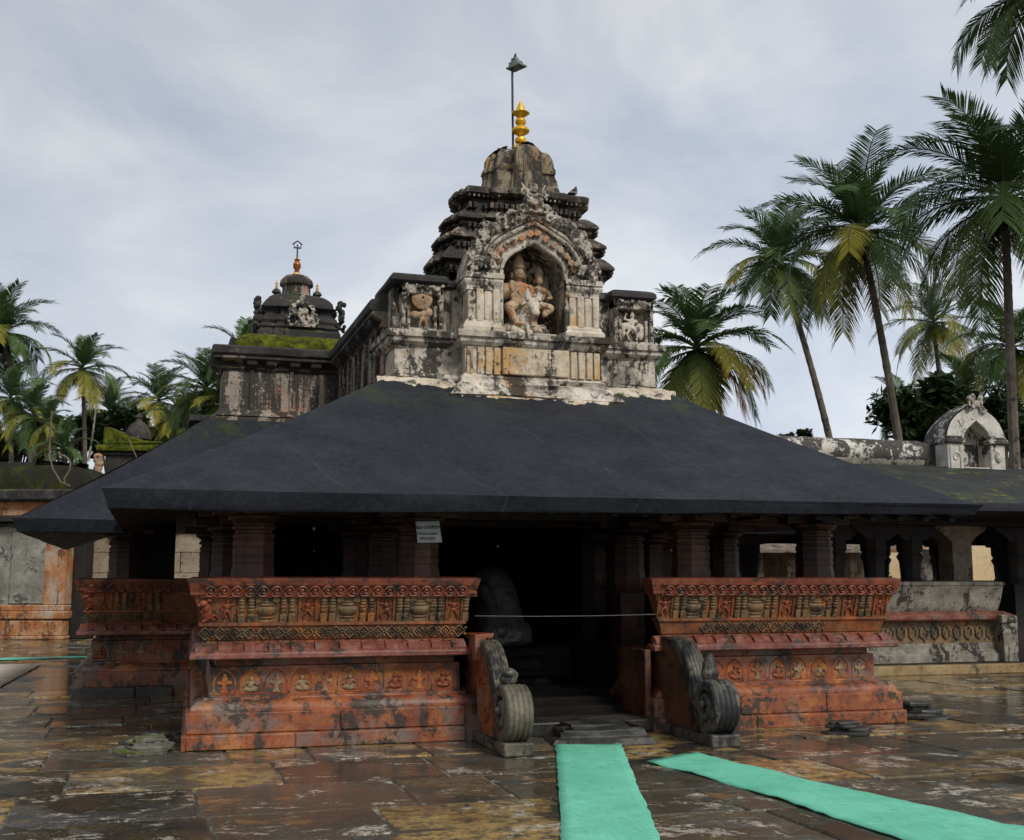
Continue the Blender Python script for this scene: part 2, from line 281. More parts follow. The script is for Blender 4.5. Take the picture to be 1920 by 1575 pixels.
def leafmat(name, dark, light, trans=.25):
    m, t, b, geo = newmat(name)
    a = nd(t, 'ShaderNodeAttribute'); a.attribute_name = 'rnd'
    c = mix(t, .5, a.outputs['Color'], a.outputs['Color'])
    n = noi(t, geo.outputs['Position'], 1.2, 4, .6)
    c = mix(t, step(t, n, .35, .7), vmulcol(t, a.outputs['Color'], .75), a.outputs['Color'])
    t.links.new(c, b.inputs['Base Color']); b.inputs['Roughness'].default_value = .55; b.inputs['Specular IOR Level'].default_value = .18
    tr = nd(t, 'ShaderNodeBsdfTranslucent'); t.links.new(c, tr.inputs[0])
    ms = nd(t, 'ShaderNodeMixShader'); ms.inputs[0].default_value = trans
    o = t.nodes['Material Output']; t.links.new(b.outputs[0], ms.inputs[1]); t.links.new(tr.outputs[0], ms.inputs[2]); t.links.new(ms.outputs[0], o.inputs[0])
    return m
M['leaf'] = leafmat('palm_leaf', 0, 0)

# ------------------------------------------------------------------ mesh building
class MB:
    def __init__(s): s.v = []; s.f = []; s.c = []; s.m = None; s.col = None
    def add(s, vs, fs):
        o = len(s.v)
        if s.m is not None: vs = [s.m @ Vector(p) for p in vs]
        s.v += [tuple(p) for p in vs]; s.f += [tuple(i + o for i in f) for f in fs]
        if s.col is not None: s.c += [s.col] * len(fs)
    def box(s, x0, y0, z0, x1, y1, z1, j=0, rg=None):
        vs = [(x, y, z) for z in (z0, z1) for y in (y0, y1) for x in (x0, x1)]
        if j:
            rg = rg or random; vs = [tuple(a + rg.uniform(-j, j) for a in p) for p in vs]
        s.add(vs, [(0, 2, 3, 1), (4, 5, 7, 6), (0, 1, 5, 4), (2, 6, 7, 3), (0, 4, 6, 2), (1, 3, 7, 5)])
    def prism(s, pts, y0, y1):                 # polygon in (x,z), extruded along y
        n = len(pts)
        s.add([(x, y0, z) for x, z in pts] + [(x, y1, z) for x, z in pts],
              [tuple(range(n)), tuple(range(2 * n - 1, n - 1, -1))] + [(i, (i + 1) % n, n + (i + 1) % n, n + i) for i in range(n)])
    def prismx(s, pts, x0, x1):                # polygon in (y,z), extruded along x
        n = len(pts)
        s.add([(x0, y, z) for y, z in pts] + [(x1, y, z) for y, z in pts],
              [tuple(range(n)), tuple(range(2 * n - 1, n - 1, -1))] + [(i, (i + 1) % n, n + (i + 1) % n, n + i) for i in range(n)])
    def sweep(s, path, prof, closed=False, wob=0, seglen=None):
        # path: plan points, outward side is on the right of the direction of travel; prof: (offset, z)
        if seglen:
            q = []
            N = len(path)
            for i in range(N if closed else N - 1):
                a, b = path[i], path[(i + 1) % N]; d = math.hypot(b[0] - a[0], b[1] - a[1]); k = max(1, int(d / seglen))
                q += [(a[0] + (b[0] - a[0]) * t / k, a[1] + (b[1] - a[1]) * t / k) for t in range(k)]
            if not closed: q.append(path[-1])
            path = q
        n = len(path); nor = []
        for i in range(n):
            def rt(a, b):
                dx, dy = b[0] - a[0], b[1] - a[1]; l = math.hypot(dx, dy); return (dy / l, -dx / l)
            rs = []
            if closed or i > 0: rs.append(rt(path[i - 1], path[i]))
            if closed or i < n - 1: rs.append(rt(path[i], path[(i + 1) % n]))
            if len(rs) == 1: nor.append(rs[0])
            else:
                k = 1 + rs[0][0] * rs[1][0] + rs[0][1] * rs[1][1]; k = max(k, .3)
                nor.append(((rs[0][0] + rs[1][0]) / k, (rs[0][1] + rs[1][1]) / k))
        m = len(prof); vs = []
        for i, (p, r) in enumerate(zip(path, nor)):
            for k, (o, z) in enumerate(prof):
                w = wob * (mn.noise(Vector((p[0] * 1.7, p[1] * 1.7, z * 3 + k))) if wob else 0)
                w2 = wob * .7 * (mn.noise(Vector((p[0] * 1.3 + 9, p[1] * 1.3, z * 2))) if wob else 0)
                vs.append((p[0] + r[0] * (o + w), p[1] + r[1] * (o + w), z + w2))
        fs = []
        for i in range(n if closed else n - 1):
            j = (i + 1) % n
            for k in range(m - 1): fs.append((i * m + k, j * m + k, j * m + k + 1, i * m + k + 1))
        if closed: pass
        else: fs += [tuple(range(m - 1, -1, -1)), tuple((n - 1) * m + k for k in range(m))]
        s.add(vs, fs)
    def lathe(s, c, prof, seg=16, sx=1, sy=1, rot=0, cap=True):
        vs = []
        for r, z in prof:
            for i in range(seg):
                a = 2 * pi * i / seg + rot; vs.append((c[0] + r * sx * cos(a), c[1] + r * sy * sin(a), c[2] + z))
        fs = []
        for k in range(len(prof) - 1):
            for i in range(seg):
                j = (i + 1) % seg; fs.append((k * seg + i, k * seg + j, (k + 1) * seg + j, (k + 1) * seg + i))
        if cap: fs += [tuple(range(seg - 1, -1, -1)), tuple((len(prof) - 1) * seg + i for i in range(seg))]
        s.add(vs, fs)
    def tube(s, pts, r, seg=6, cap=True):
        pts = [Vector(p) for p in pts]; n = len(pts)
        rs = r if isinstance(r, (list, tuple)) else [r] * n
        vs = []; up = Vector((0, 0, 1)); last = None
        for i in range(n):
            d = (pts[min(i + 1, n - 1)] - pts[max(i - 1, 0)]).normalized()
            if last is None:
                a = d.cross(up if abs(d.z) < .9 else Vector((0, 1, 0))).normalized()
            else: a = (last - d * last.dot(d)).normalized()
            last = a; b = d.cross(a)
            for k in range(seg):
                t = 2 * pi * k / seg; vs.append(pts[i] + (a * cos(t) + b * sin(t)) * rs[i])
        fs = [(i * seg + k, i * seg + (k + 1) % seg, (i + 1) * seg + (k + 1) % seg, (i + 1) * seg + k) for i in range(n - 1) for k in range(seg)]
        if cap: fs += [tuple(range(seg - 1, -1, -1)), tuple((n - 1) * seg + k for k in range(seg))]
        s.add(vs, fs)
    def blob(s, c, r, rot=None, seg=10, rings=7):
        vs = []; R_ = rot.to_3x3() if rot is not None else None
        for i in range(rings + 1):
            th = pi * i / rings
            for k in range(seg):
                ph = 2 * pi * k / seg; p = Vector((r[0] * sin(th) * cos(ph), r[1] * sin(th) * sin(ph), r[2] * cos(th)))
                if R_: p = R_ @ p
                vs.append(p + Vector(c))
        fs = []
        for i in range(rings):
            for k in range(seg):
                j = (k + 1) % seg; q = (i * seg + k, (i + 1) * seg + k, (i + 1) * seg + j, i * seg + j)
                fs.append(q)
        s.add(vs, fs)
    def limb(s, a, b, ra, rb, seg=8):
        a = Vector(a); b = Vector(b); n = 5
        pts = [a.lerp(b, i / (n - 1)) for i in range(n)]; s.tube(pts, [ra + (rb - ra) * i / (n - 1) for i in range(n)], seg)
        s.blob(a, (ra, ra, ra), seg=seg, rings=5); s.blob(b, (rb, rb, rb), seg=seg, rings=5)
    def build(s, name, mat, parent=None, smooth=True, ang=32, bevel=0, remesh=0, merge=True, base=None, sub=0, disp=0):
        me = bpy.data.meshes.new(name)
        off = base if base is not None else (parent.get('_wo') if parent is not None and '_wo' in parent else (0, 0, 0))
        me.from_pydata([(p[0] - off[0], p[1] - off[1], p[2] - off[2]) for p in s.v], [], s.f)
        if s.c:
            at = me.attributes.new('rnd', 'FLOAT_COLOR', 'CORNER'); d = []
            for f, c in zip(s.f, s.c): d += [c[0], c[1], c[2], 1.0] * len(f)
            at.data.foreach_set('color', d)
        if merge:
            bm = bmesh.new(); bm.from_mesh(me)
            bmesh.ops.remove_doubles(bm, verts=bm.verts, dist=1e-5)
            bmesh.ops.recalc_face_normals(bm, faces=bm.faces); bm.to_mesh(me); bm.free()
        me.materials.append(M[mat] if isinstance(mat, str) else mat)
        if smooth:
            me.shade_smooth()
            if not remesh: me.set_sharp_from_angle(angle=R(ang))
        o = bpy.data.objects.new(name, me); COL.objects.link(o)
        if base is not None and parent is None: o.location = base
        if parent is not None:
            o.parent = parent
            po = parent.get('_wo', (0, 0, 0))
            if base is not None: o.location = [base[i] - po[i] for i in range(3)]; o['_wo'] = list(base)
            else: o['_wo'] = list(off)
        else: o['_wo'] = list(off)
        if bevel:
            b = o.modifiers.new('bevel', 'BEVEL'); b.width = bevel; b.segments = 2; b.limit_method = 'ANGLE'; b.angle_limit = R(40)
        if remesh:
            r = o.modifiers.new('remesh', 'REMESH'); r.mode = 'VOXEL'; r.voxel_size = remesh; r.use_smooth_shade = True
            sm = o.modifiers.new('smooth', 'SMOOTH'); sm.factor = .5; sm.iterations = 2
        return o
def thing(name, label, cat, loc, group=None):
    o = bpy.data.objects.new(name, None); COL.objects.link(o); o.location = loc; o['_wo'] = list(loc)
    o.empty_display_size = .3; o['label'] = label; o['category'] = cat
    if group: o['group'] = group
    return o
def tag(o, label, cat, group=None):
    o['label'] = label; o['category'] = cat
    if group: o['group'] = group
    return o
def struct(o, kind='structure'): o['kind'] = kind; return o
def plan(X, Y):                       # camera-aligned ground coordinates (right, forward) -> temple axes
    return CAMX + X * cos(YAW) + Y * sin(YAW), CAMY - X * sin(YAW) + Y * cos(YAW)
rng = random.Random(7)
# ================================================================== THE GROUND
g = MB(); g.box(-900, -300, -.6, 900, 900, -.06); struct(g.build('ground', 'earth', smooth=False))
g = MB(); g.box(-40, -16, -.055, 42, 40, -.016); struct(g.build('paving_bed', 'grout', smooth=False))
def paving():
    m = MB(); r = random.Random(21)
    v = -11.5
    while v < 32:
        near = v < 8
        d = r.uniform(.85, 1.45) if near else r.uniform(1.0, 1.6)
        if r.random() < .14 and near: d = r.uniform(.28, .42)
        u = -16 - r.random() if v < 12 else -20
        sk = 0
        while u < 24:
            w = r.uniform(.75, 1.7)
            if not (v > 1.2 and v + d < 5.6 and u > .8 and u + w < 7.2):
                gp = .004; h = r.uniform(-.008, .008)
                tx, ty = r.uniform(-.006, .006), r.uniform(-.006, .006)
                j = lambda: r.uniform(-.006, .006)
                c = [(u + gp + j(), v + gp + j()), (u + w - gp + j(), v + gp + j()), (u + w - gp + j(), v + d - gp + j()), (u + gp + j(), v + d - gp + j())]
                c = [(x, y + sk * (x)) for x, y in c]
                cx = sum(p[0] for p in c) / 4; cy = sum(p[1] for p in c) / 4
                # worn, uneven outline
                ring = []
                for i in range(4):
                    a, b = c[i], c[(i + 1) % 4]; n = max(2, int(math.hypot(b[0] - a[0], b[1] - a[1]) / .16)) if v < 5 else 2
                    for k in range(n):
                        t = k / n; px = a[0] + (b[0] - a[0]) * t; py = a[1] + (b[1] - a[1]) * t
                        q = r.uniform(0, .011) + (.010 if k == 0 else 0)
                        ring.append((px + (cx - px) / max(.1, math.hypot(cx - px, cy - py)) * q, py + (cy - py) / max(.1, math.hypot(cx - px, cy - py)) * q))
                N = len(ring); z = lambda x, y: h + tx * (x - cx) + ty * (y - cy)
                def inn(p, q): l = max(.1, math.hypot(cx - p[0], cy - p[1])); return (p[0] + (cx - p[0]) / l * q, p[1] + (cy - p[1]) / l * q)
                r1 = [inn(p, .014) for p in ring]
                vs = [(x, y, -.055) for x, y in ring] + [(x, y, z(x, y) - .012) for x, y in ring] + [(x, y, z(x, y)) for x, y in r1]
                fs = [(i, (i + 1) % N, N + (i + 1) % N, N + i) for i in range(N)] + [(N + i, N + (i + 1) % N, 2 * N + (i + 1) % N, 2 * N + i) for i in range(N)] + [tuple(2 * N + i for i in range(N))]
                m.col = (r.random(), r.random(), r.random()); m.add(vs, fs)
            u += w
        v += d
    return struct(m.build('paving', 'paving', smooth=False, merge=False))
paving()

# ================================================================== THE TEMPLE (one thing; its members are parts)
T = thing('temple', 'old stone temple with black hipped roof over carved red parapets and a stepped stucco tower', 'temple', (4, 4, 0))
PL = [(-.62, .0), (.03, .0), (.03, .135), (.0, .15), (.0, .34), (-.010, .348), (-.042, .352), (-.042, .372), (-.050, .395), (-.075, .425), (-.115, .448), (-.16, .455), (-.165, .458), (-.165, .474), (-.215, .478), (-.22, .765), (-.27, .77), (-.27, .845), (-.62, .845)]
LG = [(-.62, .847), (-.03, .847), (-.02, .855), (-.02, .90), (-.035, .915), (-.075, .935), (-.15, .99), (-.62, .99)]
PA = [(-.50, .992), (-.175, .992), (-.175, 1.02), (-.160, 1.03), (-.118, 1.155), (-.098, 1.165), (-.094, 1.195), (-.128, 1.20), (-.042, 1.462), (-.010, 1.468), (-.008, 1.492), (-.012, 1.495), (.022, 1.60), (.022, 1.625), (-.03, 1.64), (-.30, 1.64), (-.34, 1.60), (-.50, 1.2)]
def stone_course(path, z0, z1, off, name, mat, parent, r, gap=.006):
    m = MB()
    for (a, b) in zip(path[:-1], path[1:]):
        L_ = math.hypot(b[0] - a[0], b[1] - a[1]); d = ((b[0] - a[0]) / L_, (b[1] - a[1]) / L_); n = (d[1], -d[0]); t = 0
        while t < L_ - .02:
            w = r.uniform(.7, 1.6); e = min(L_, t + w)
            if L_ - e < .4: e = L_
            o = off + r.uniform(-.008, .008)
            q = [(a[0] + d[0] * x + n[0] * y, a[1] + d[1] * x + n[1] * y) for x, y in ((t + gap, o), (e - gap, o), (e - gap, -.3), (t + gap, -.3))]
            m.add([(x, y, z0) for x, y in q] + [(x, y, z1) for x, y in q], [(0, 1, 2, 3), (7, 6, 5, 4), (0, 1, 5, 4), (1, 2, 6, 5), (2, 3, 7, 6), (3, 0, 4, 7)]); t = e
    return m.build(name, mat, parent, bevel=.012)
def figure(m, x, y, z, h, pose, r):
    # small carved human figure in low relief; x,z centre-bottom, y = outward direction is -y
    s = h
    hd = (x + .02 * s * pose, y, z + .86 * s)
    m.blob(hd, (.085 * s, .06 * s, .10 * s)); m.blob((hd[0], y, z + .975 * s), (.06 * s, .05 * s, .06 * s))
    m.blob((x, y, z + .63 * s), (.13 * s, .07 * s, .14 * s)); m.blob((x - .02 * s * pose, y, z + .44 * s), (.12 * s, .07 * s, .10 * s))
    for sd_ in (-1, 1):
        sh = (x + sd_ * .14 * s, y, z + .70 * s)
        if r.random() < .5: e_ = (x + sd_ * .27 * s, y, z + .58 * s); w = (x + sd_ * r.uniform(.02, .2) * s, y - .02 * s, z + .47 * s)
        else: e_ = (x + sd_ * .28 * s, y, z + .72 * s); w = (x + sd_ * .2 * s, y - .02 * s, z + .92 * s)
        m.limb(sh, e_, .045 * s, .036 * s, 6); m.limb(e_, w, .036 * s, .028 * s, 6)
        hp = (x + sd_ * .07 * s, y, z + .40 * s); kn = (x + sd_ * (.12 + .08 * r.random()) * s, y - .02 * s, z + .22 * s); ft = (x + sd_ * (.08 + .1 * r.random()) * s, y, z + .02 * s)
        m.limb(hp, kn, .062 * s, .045 * s, 6); m.limb(kn, ft, .043 * s, .03 * s, 6); m.blob((ft[0] + sd_ * .02 * s, y - .02 * s, z + .02 * s), (.05 * s, .05 * s, .025 * s))
LEAN = math.atan2(.086, .262)
def lean_frame(path_a, path_b):
    """matrix taking (t along the wall, y=-outward, s up the leaning face) to the world; t is measured from path_a"""
    d = Vector((path_b[0] - path_a[0], path_b[1] - path_a[1], 0)).normalized(); n = Vector((d.y, -d.x, 0))
    up = (Vector((0, 0, cos(LEAN))) + n * sin(LEAN)); o = Vector((path_a[0], path_a[1], 1.20)) + n * (-.128)
    yn = up.cross(d)            # points inward
    if yn.dot(n) > 0: yn = -yn
    return Matrix(((d.x, yn.x, up.x, o.x), (d.y, yn.y, up.y, o.y), (d.z, yn.z, up.z, o.z), (0, 0, 0, 1)))
def spiral(m, cx, cz, y, r0, r1, turns, a0, rad, sgn=1, n=16, axis='xz'):
    pts = []
    for i in range(n + 1):
        t = i / n; a = a0 + sgn * turns * 2 * pi * t; rr = r0 + (r1 - r0) * t
        pts.append((cx + rr * cos(a), y, cz + rr * sin(a)))
    m.tube(pts, [rad * (1 - .3 * i / n) for i in range(n + 1)], 5)
def parapet_run(par, a, b, items, r, flowers=True, fl_rng=None, bandmat='red_band', start=.06, endm=.06):
    """carving on one straight run from a to b. items: list of (kind, t)"""
    F = lean_frame(a, b); Lr = math.hypot(b[0] - a[0], b[1] - a[1]); H = .272
    # scroll band near the top
    m = MB(); m.m = F; t = start + .1; k = 0; U = .126
    zb = .335; yb = -.040
    while t < Lr - endm - .05:
        spiral(m, t, zb, yb, .050, .010, 1.35, pi * .9 if k % 1 == 0 else 0, .0125, -1, 14)
        m.blob((t, yb, zb), (.014, .016, .014), seg=6, rings=4)
        m.tube([(t - .06, yb, zb - .03), (t - .045, yb, zb - .052), (t, yb, zb - .056), (t + .05, yb, zb - .035), (t + .062, yb, zb + .01)], .010, 5)
        t += U; k += 1
    m.box(start, yb - .004, .272, Lr - endm, yb + .03, .284); m.box(start, yb - .006, .392, Lr - endm, yb + .03, .408)
    m.build('scroll_band', bandmat, par, ang=60)
    # flower lozenges on the lower band
    m = MB(); m.m = F
    lo, hi = fl_rng if fl_rng else (.1, Lr - .1)
    t = lo + .06; q = .062
    while t < hi:
        zc = -.105; yc = -.030
        zz = q * r.uniform(.9, 1.05)
        m.tube([(t - q, yc, zc), (t, yc, zc + zz), (t + q, yc, zc), (t, yc, zc - zz), (t - q, yc, zc)], .011, 4, False)
        for dx, dz in ((0, 0), (.02, 0), (-.02, 0), (0, .02), (0, -.02)): m.blob((t + dx, yc, zc + dz), (.011, .014, .011), seg=6, rings=4)
        m.blob((t + q + .008, yc, zc + .034), (.017, .012, .015), seg=6, rings=4); m.blob((t + q + .008, yc, zc - .034), (.017, .012, .015), seg=6, rings=4)
        t += .142
    m.build('flower_band', 'greyband', par, ang=60)
    for kind, t in items:
        m = MB(); m.m = F
        if kind == 'b':                       # baluster on a square foot
            m.box(t - .032, -.034, .002, t + .032, .02, .085)
            m.lathe((t, -.004, .085), [(.030, 0), (.024, .012), (.034, .03), (.036, .05), (.026, .062), (.036, .07), (.036, .085), (.026, .092), (.034, .105), (.034, .12), (.026, .128), (.037, .138), (.037, .15), (.030, .16), (.040, .172), (.040, .182)], 10, 1, .9)
            m.build('baluster', 'olive', par, bevel=.003)
        elif kind == 'p':                     # pot with foliage brackets
            m.lathe((t, 0, .004), [(.075, 0), (.080, .012), (.060, .022), (.052, .032), (.080, .044), (.080, .052), (.045, .060), (.075, .075), (.100, .100), (.105, .125), (.095, .150), (.055, .165), (.078, .175), (.078, .185), (.05, .195), (.066, .205), (.066, .213), (.030, .222), (.040, .235), (.040, .262)], 16, 1, .42)
            for s_ in (-1, 1):
                m.prism([(t + s_ * .05, .225), (t + s_ * .10, .205), (t + s_ * .118, .225), (t + s_ * .112, .262), (t + s_ * .06, .264)], -.028, .01)
            m.box(t - .11, -.008, .002, t + .11, .02, .262)
            m.build('vase_relief', 'olive', par, ang=50)
        elif kind == 'f':
            w = .073
            m.box(t - w - .018, -.02, .0, t - w, .01, .268); m.box(t + w, -.02, .0, t + w + .018, .01, .268); m.box(t - w - .018, -.012, .0, t + w + .018, .01, .012)
            fr = m.build('figure_panel', 'panel', par, bevel=.002)
            m = MB(); m.m = F; figure(m, t, -.004, .012, .245, r.choice((-1, 1)), r); m.build('carved_figure', 'figure', fr, ang=70)
        elif kind == 'F':                     # wide corner panel: beast at the corner and a figure
            m.box(t + .10, -.02, 0, t + .118, .01, .268); m.box(t - .11, -.004, 0, t + .118, .01, .268)
            fr = m.build('figure_panel', 'panel', par, bevel=.002)
            m = MB(); m.m = F; figure(m, t, -.006, .01, .245, 1, r); m.build('carved_figure', 'figure', fr, ang=70)
            m = MB(); m.m = F; x = t - .19      # rampant beast clasping the corner
            m.blob((x, -.01, .09), (.05, .04, .075)); m.blob((x - .01, -.02, .155), (.045, .04, .05)); m.blob((x - .035, -.03, .205), (.042, .038, .036)); m.blob((x - .07, -.03, .19), (.028, .025, .018))
            m.limb((x, -.02, .15), (x - .05, -.03, .12), .02, .014); m.limb((x + .02, -.02, .06), (x - .03, -.03, .02), .026, .018); spiral(m, x + .07, .05, -.01, .035, .01, 1, 0, .012); m.blob((x + .015, -.02, .235), (.03, .02, .02))
            m.build('carved_beast', 'figure', par, ang=70)
def frieze_run(par, a, b, ts, r):
    d = Vector((b[0] - a[0], b[1] - a[1], 0)).normalized(); n = Vector((d.y, -d.x, 0)); o = Vector((a[0], a[1], .49)) + n * (-.22)
    F = Matrix(((d.x, -n.x, 0, o.x), (d.y, -n.y, 0, o.y), (0, 0, 1, o.z), (0, 0, 0, 1)))
    for i, (t, kind) in enumerate(ts):
        def arch(w, z0, h): return [(-w, z0), (-w, z0 + h * .45), (-w * .86, z0 + h * .68), (-w * .45, z0 + h * .88), (0, z0 + h), (w * .45, z0 + h * .88), (w * .86, z0 + h * .68), (w, z0 + h * .45), (w, z0)]
        m = MB(); m.m = F @ Matrix.Translation((t, 0, 0))
        m.tube([(x, -.002, z) for x, z in arch(.105, .012, .235)], .0085, 5); m.box(-.11, -.01, .006, .11, .01, .016)
        A = m.build('niche_arch', 'red_wall', par, ang=60)
        m = MB(); m.m = F @ Matrix.Translation((t, 0, 0))
        if kind == 'o' or kind == 's': m.prism(arch(.095, .016, .215), -.003, .004); m.build('niche_fill', 'ochre_fill', A)
        m = MB(); m.m = F @ Matrix.Translation((t, 0, 0))
        if kind in ('c', 'C'):                # small shrine post shape with side arms
            m.prism([(-.045, .02), (.045, .02), (.035, .035), (.022, .05), (.022, .10), (.068, .108), (.070, .135), (.026, .14), (.026, .165), (.012, .185), (-.012, .185), (-.026, .165), (-.026, .14), (-.070, .135), (-.068, .108), (-.022, .10), (-.022, .05), (-.035, .035)], -.016, .002)
            m.blob((0, -.01, .19), (.02, .012, .02), seg=8, rings=5)
            m.build('niche_relief', 'pale_fill' if kind == 'C' else 'red_wall', A, bevel=.003)
        else:
            m.blob((0, -.004, .055), (.075, .02, .034)); m.blob((0, -.008, .095), (.034, .02, .045)); m.blob((.004, -.01, .155), (.022, .016, .026)); m.limb((-.03, -.008, .12), (-.066, -.01, .085), .012, .009, 6); m.limb((.03, -.008, .12), (.062, -.01, .10), .012, .009, 6); m.limb((.05, -.004, .045), (-.03, -.012, .05), .02, .014, 6)
            if kind == 's' or kind == 'r': m.blob((.05, -.004, .15), (.026, .012, .02)); m.limb((.05, -.003, .1), (.075, -.003, .03), .012, .009, 6)
            m.build('niche_relief', 'pale_fill' if kind == 'o' else 'figure', A, ang=60)
def plinth_set(path, name_items, r, ppath=None):
    pl = MB(); pl.sweep(ppath or path, PL, wob=.006, seglen=.35); P_ = pl.build('plinth', 'red', T, bevel=.004)
    lg = MB(); lg.sweep(path, LG, wob=.005, seglen=.35)
    lo = lg.build('plinth_ledge', 'ledge', T, bevel=.004)
    # square blocks along the ledge's sloping top
    mb_ = MB()
    for (a, b) in zip(path[:-1], path[1:]):
        Lr = math.hypot(b[0] - a[0], b[1] - a[1]); 
        if b[1] > a[1] + .5: continue
        d = Vector((b[0] - a[0], b[1] - a[1], 0)).normalized(); n = Vector((d.y, -d.x, 0)); t = .12
        F = Matrix(((d.x, -n.x, 0, a[0]), (d.y, -n.y, 0, a[1]), (0, 0, 1, 0), (0, 0, 0, 1))); mb_.m = F
        while t < Lr - .12:
            w = .062 + r.uniform(-.01, .01)
            mb_.prismx([(.040, .9), (.040, .940), (.068, .975), (.15, 1.010), (.2, 1.0), (.2, .9)], t - w, t + w); t += .235
            mb_.build('ledge_block', 'ledge', lo, bevel=.006); mb_ = MB(); mb_.m = F
    pp = MB(); pp.sweep(path, PA, wob=.004, seglen=.4); PP = pp.build('parapet', 'panel', T, bevel=.003)
    # red upper band of the parapet as its own skin
    tb = MB(); tb.sweep(path, [(-.012, 1.466), (-.005, 1.467), (-.003, 1.4975), (-.008, 1.500), (.026, 1.602), (.026, 1.627), (-.03, 1.645), (-.29, 1.645), (-.31, 1.62), (-.04, 1.60)], wob=.004, seglen=.4)
    tb.build('parapet_coping', 'red_band', PP, bevel=.003)
    return P_, lo, PP
def items_from(figs, L0, L1, corner=None):
    it = []
    for i in range(len(figs)):
        f = figs[i]; nx = figs[i + 1] if i + 1 < len(figs) else None
        it.append(('f', f))
        if nx:
            g_ = nx - f; it += [('b', f + g_ * .205), ('b', f + g_ * .315), ('p', f + g_ * .51), ('b', f + g_ * .70), ('b', f + g_ * .81)]
    return it
rr = random.Random(5)
# left wing of the front
pathL = [(.20, 6.2), (0, 0), (2.88, 0), (2.88, 3.4)]
P1, L1_, A1 = plinth_set(pathL, None, rr, [(.20, 6.2), (0, 0), (2.97, 0), (2.97, 3.4)])
itm = [('F', .36), ('b', .50), ('b', .59), ('p', .745), ('b', .905), ('b', .99)] + items_from([1.145, 1.935, 2.65], 0, 3)[0:1] + [('b', 1.305), ('b', 1.39), ('p', 1.547), ('b', 1.70), ('b', 1.785), ('f', 1.935), ('b', 2.075), ('b', 2.15), ('p', 2.29), ('b', 2.43), ('b', 2.51), ('f', 2.65), ('b', 2.775)]
parapet_run(A1, (0, 0), (2.88, 0), itm, rr, start=.10, endm=.0)
frieze_run(P1, (0, 0), (2.86, 0), [(.367, 'c'), (.619, 'o'), (.869, 'C'), (1.122, 'o'), (1.346, 'C'), (1.599, 'o'), (1.823, 'c'), (2.066, 's'), (2.322, 'c'), (2.565, 's')], rr)
m = MB(); m.box(2.70, -.0, 1.2, 2.865, .05, 1.47); 
# right wing
pathR = [(4.86, .26), (4.86, 0), (7.95, 0), (7.95, 6.2)]
P2, L2_, A2 = plinth_set(pathR, None, rr, [(4.86, 1.3), (4.86, 0), (7.95, 0), (7.95, 6.2)])
itm = [('f', .17)] + [('b', .30), ('b', .39), ('p', .51), ('b', .645), ('b', .745), ('f', .905), ('b', 1.05), ('b', 1.13), ('p', 1.28), ('b', 1.42), ('b', 1.51), ('f', 1.67), ('b', 1.82), ('b', 1.905), ('p', 2.065), ('b', 2.21), ('b', 2.30), ('f', 2.48), ('b', 2.64), ('b', 2.73), ('f', 2.89)]
parapet_run(A2, (4.86, 0), (7.95, 0), itm, rr, start=.10, fl_rng=(.62, 2.15))
frieze_run(P2, (4.86, 0), (7.95, 0), [(.55, 'r'), (.83, 'c'), (1.07, 's'), (1.35, 'C'), (1.61, 's'), (1.88, 'C'), (2.15, 'o'), (2.42, 'C'), (2.68, 'C')], rr)
# second tier, set back on the left, and its small counterpart on the right
pathL2 = [(-1.35, 12.5), (-1.35, 5.78), (.75, 5.78)]
P3, L3_, A3 = plinth_set(pathL2, None, rr)
parapet_run(A3, (-1.35, 5.78), (.0, 5.78), [('F', .36), ('b', .55), ('b', .65), ('f', .83), ('b', 1.0), ('b', 1.1)], rr, start=.1)
frieze_run(P3, (-1.35, 5.78), (.0, 5.78), [(.34, 'r'), (.62, 'C'), (.90, 'C'), (1.17, 'C')], rr)
pathR2 = [(7.95, 5.78), (9.4, 5.78), (9.4, 12.5)]
P4, L4_, A4 = plinth_set(pathR2, None, rr)
# painted facing stones on the plinth foot
stone_course([(0, 0), (2.76, 0)], .0, .140, .045, 'plinth_course', 'red', P1, rr)
stone_course([(0, 0), (2.76, 0)], .150, .345, .014, 'plinth_course', 'red', P1, rr)
stone_course([(4.86, 0), (7.95, 0)], .0, .140, .045, 'plinth_course', 'red', P2, rr)
stone_course([(4.86, 0), (7.95, 0)], .150, .345, .014, 'plinth_course', 'red', P2, rr)
stone_course([(-1.35, 5.78), (0, 5.78)], -.03, .140, .10, 'plinth_course', 'dark_stone', P3, rr)
# floor, entrance steps, interior walls and ceiling
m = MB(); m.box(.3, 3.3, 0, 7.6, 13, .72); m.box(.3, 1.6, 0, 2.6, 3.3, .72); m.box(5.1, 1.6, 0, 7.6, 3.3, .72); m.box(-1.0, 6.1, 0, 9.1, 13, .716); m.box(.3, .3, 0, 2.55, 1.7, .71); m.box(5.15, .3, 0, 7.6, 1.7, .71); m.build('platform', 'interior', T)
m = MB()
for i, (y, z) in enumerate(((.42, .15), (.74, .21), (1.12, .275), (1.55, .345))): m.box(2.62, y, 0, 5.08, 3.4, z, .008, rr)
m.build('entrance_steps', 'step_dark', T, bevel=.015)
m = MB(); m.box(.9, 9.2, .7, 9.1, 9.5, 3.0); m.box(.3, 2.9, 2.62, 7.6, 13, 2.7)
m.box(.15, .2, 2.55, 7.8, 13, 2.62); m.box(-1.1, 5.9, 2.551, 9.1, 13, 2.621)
m.box(5.75, 4.6, .7, 5.95, 9.2, 2.6); m.box(-.60, 7.0, .7, -.02, 7.3, 2.6); m.box(1.2, 6.6, .7, 1.4, 9.2, 2.6)  # the short middle wall is added as dark fill between the pillars
m.build('inner_wall', 'interior', T, smooth=False)
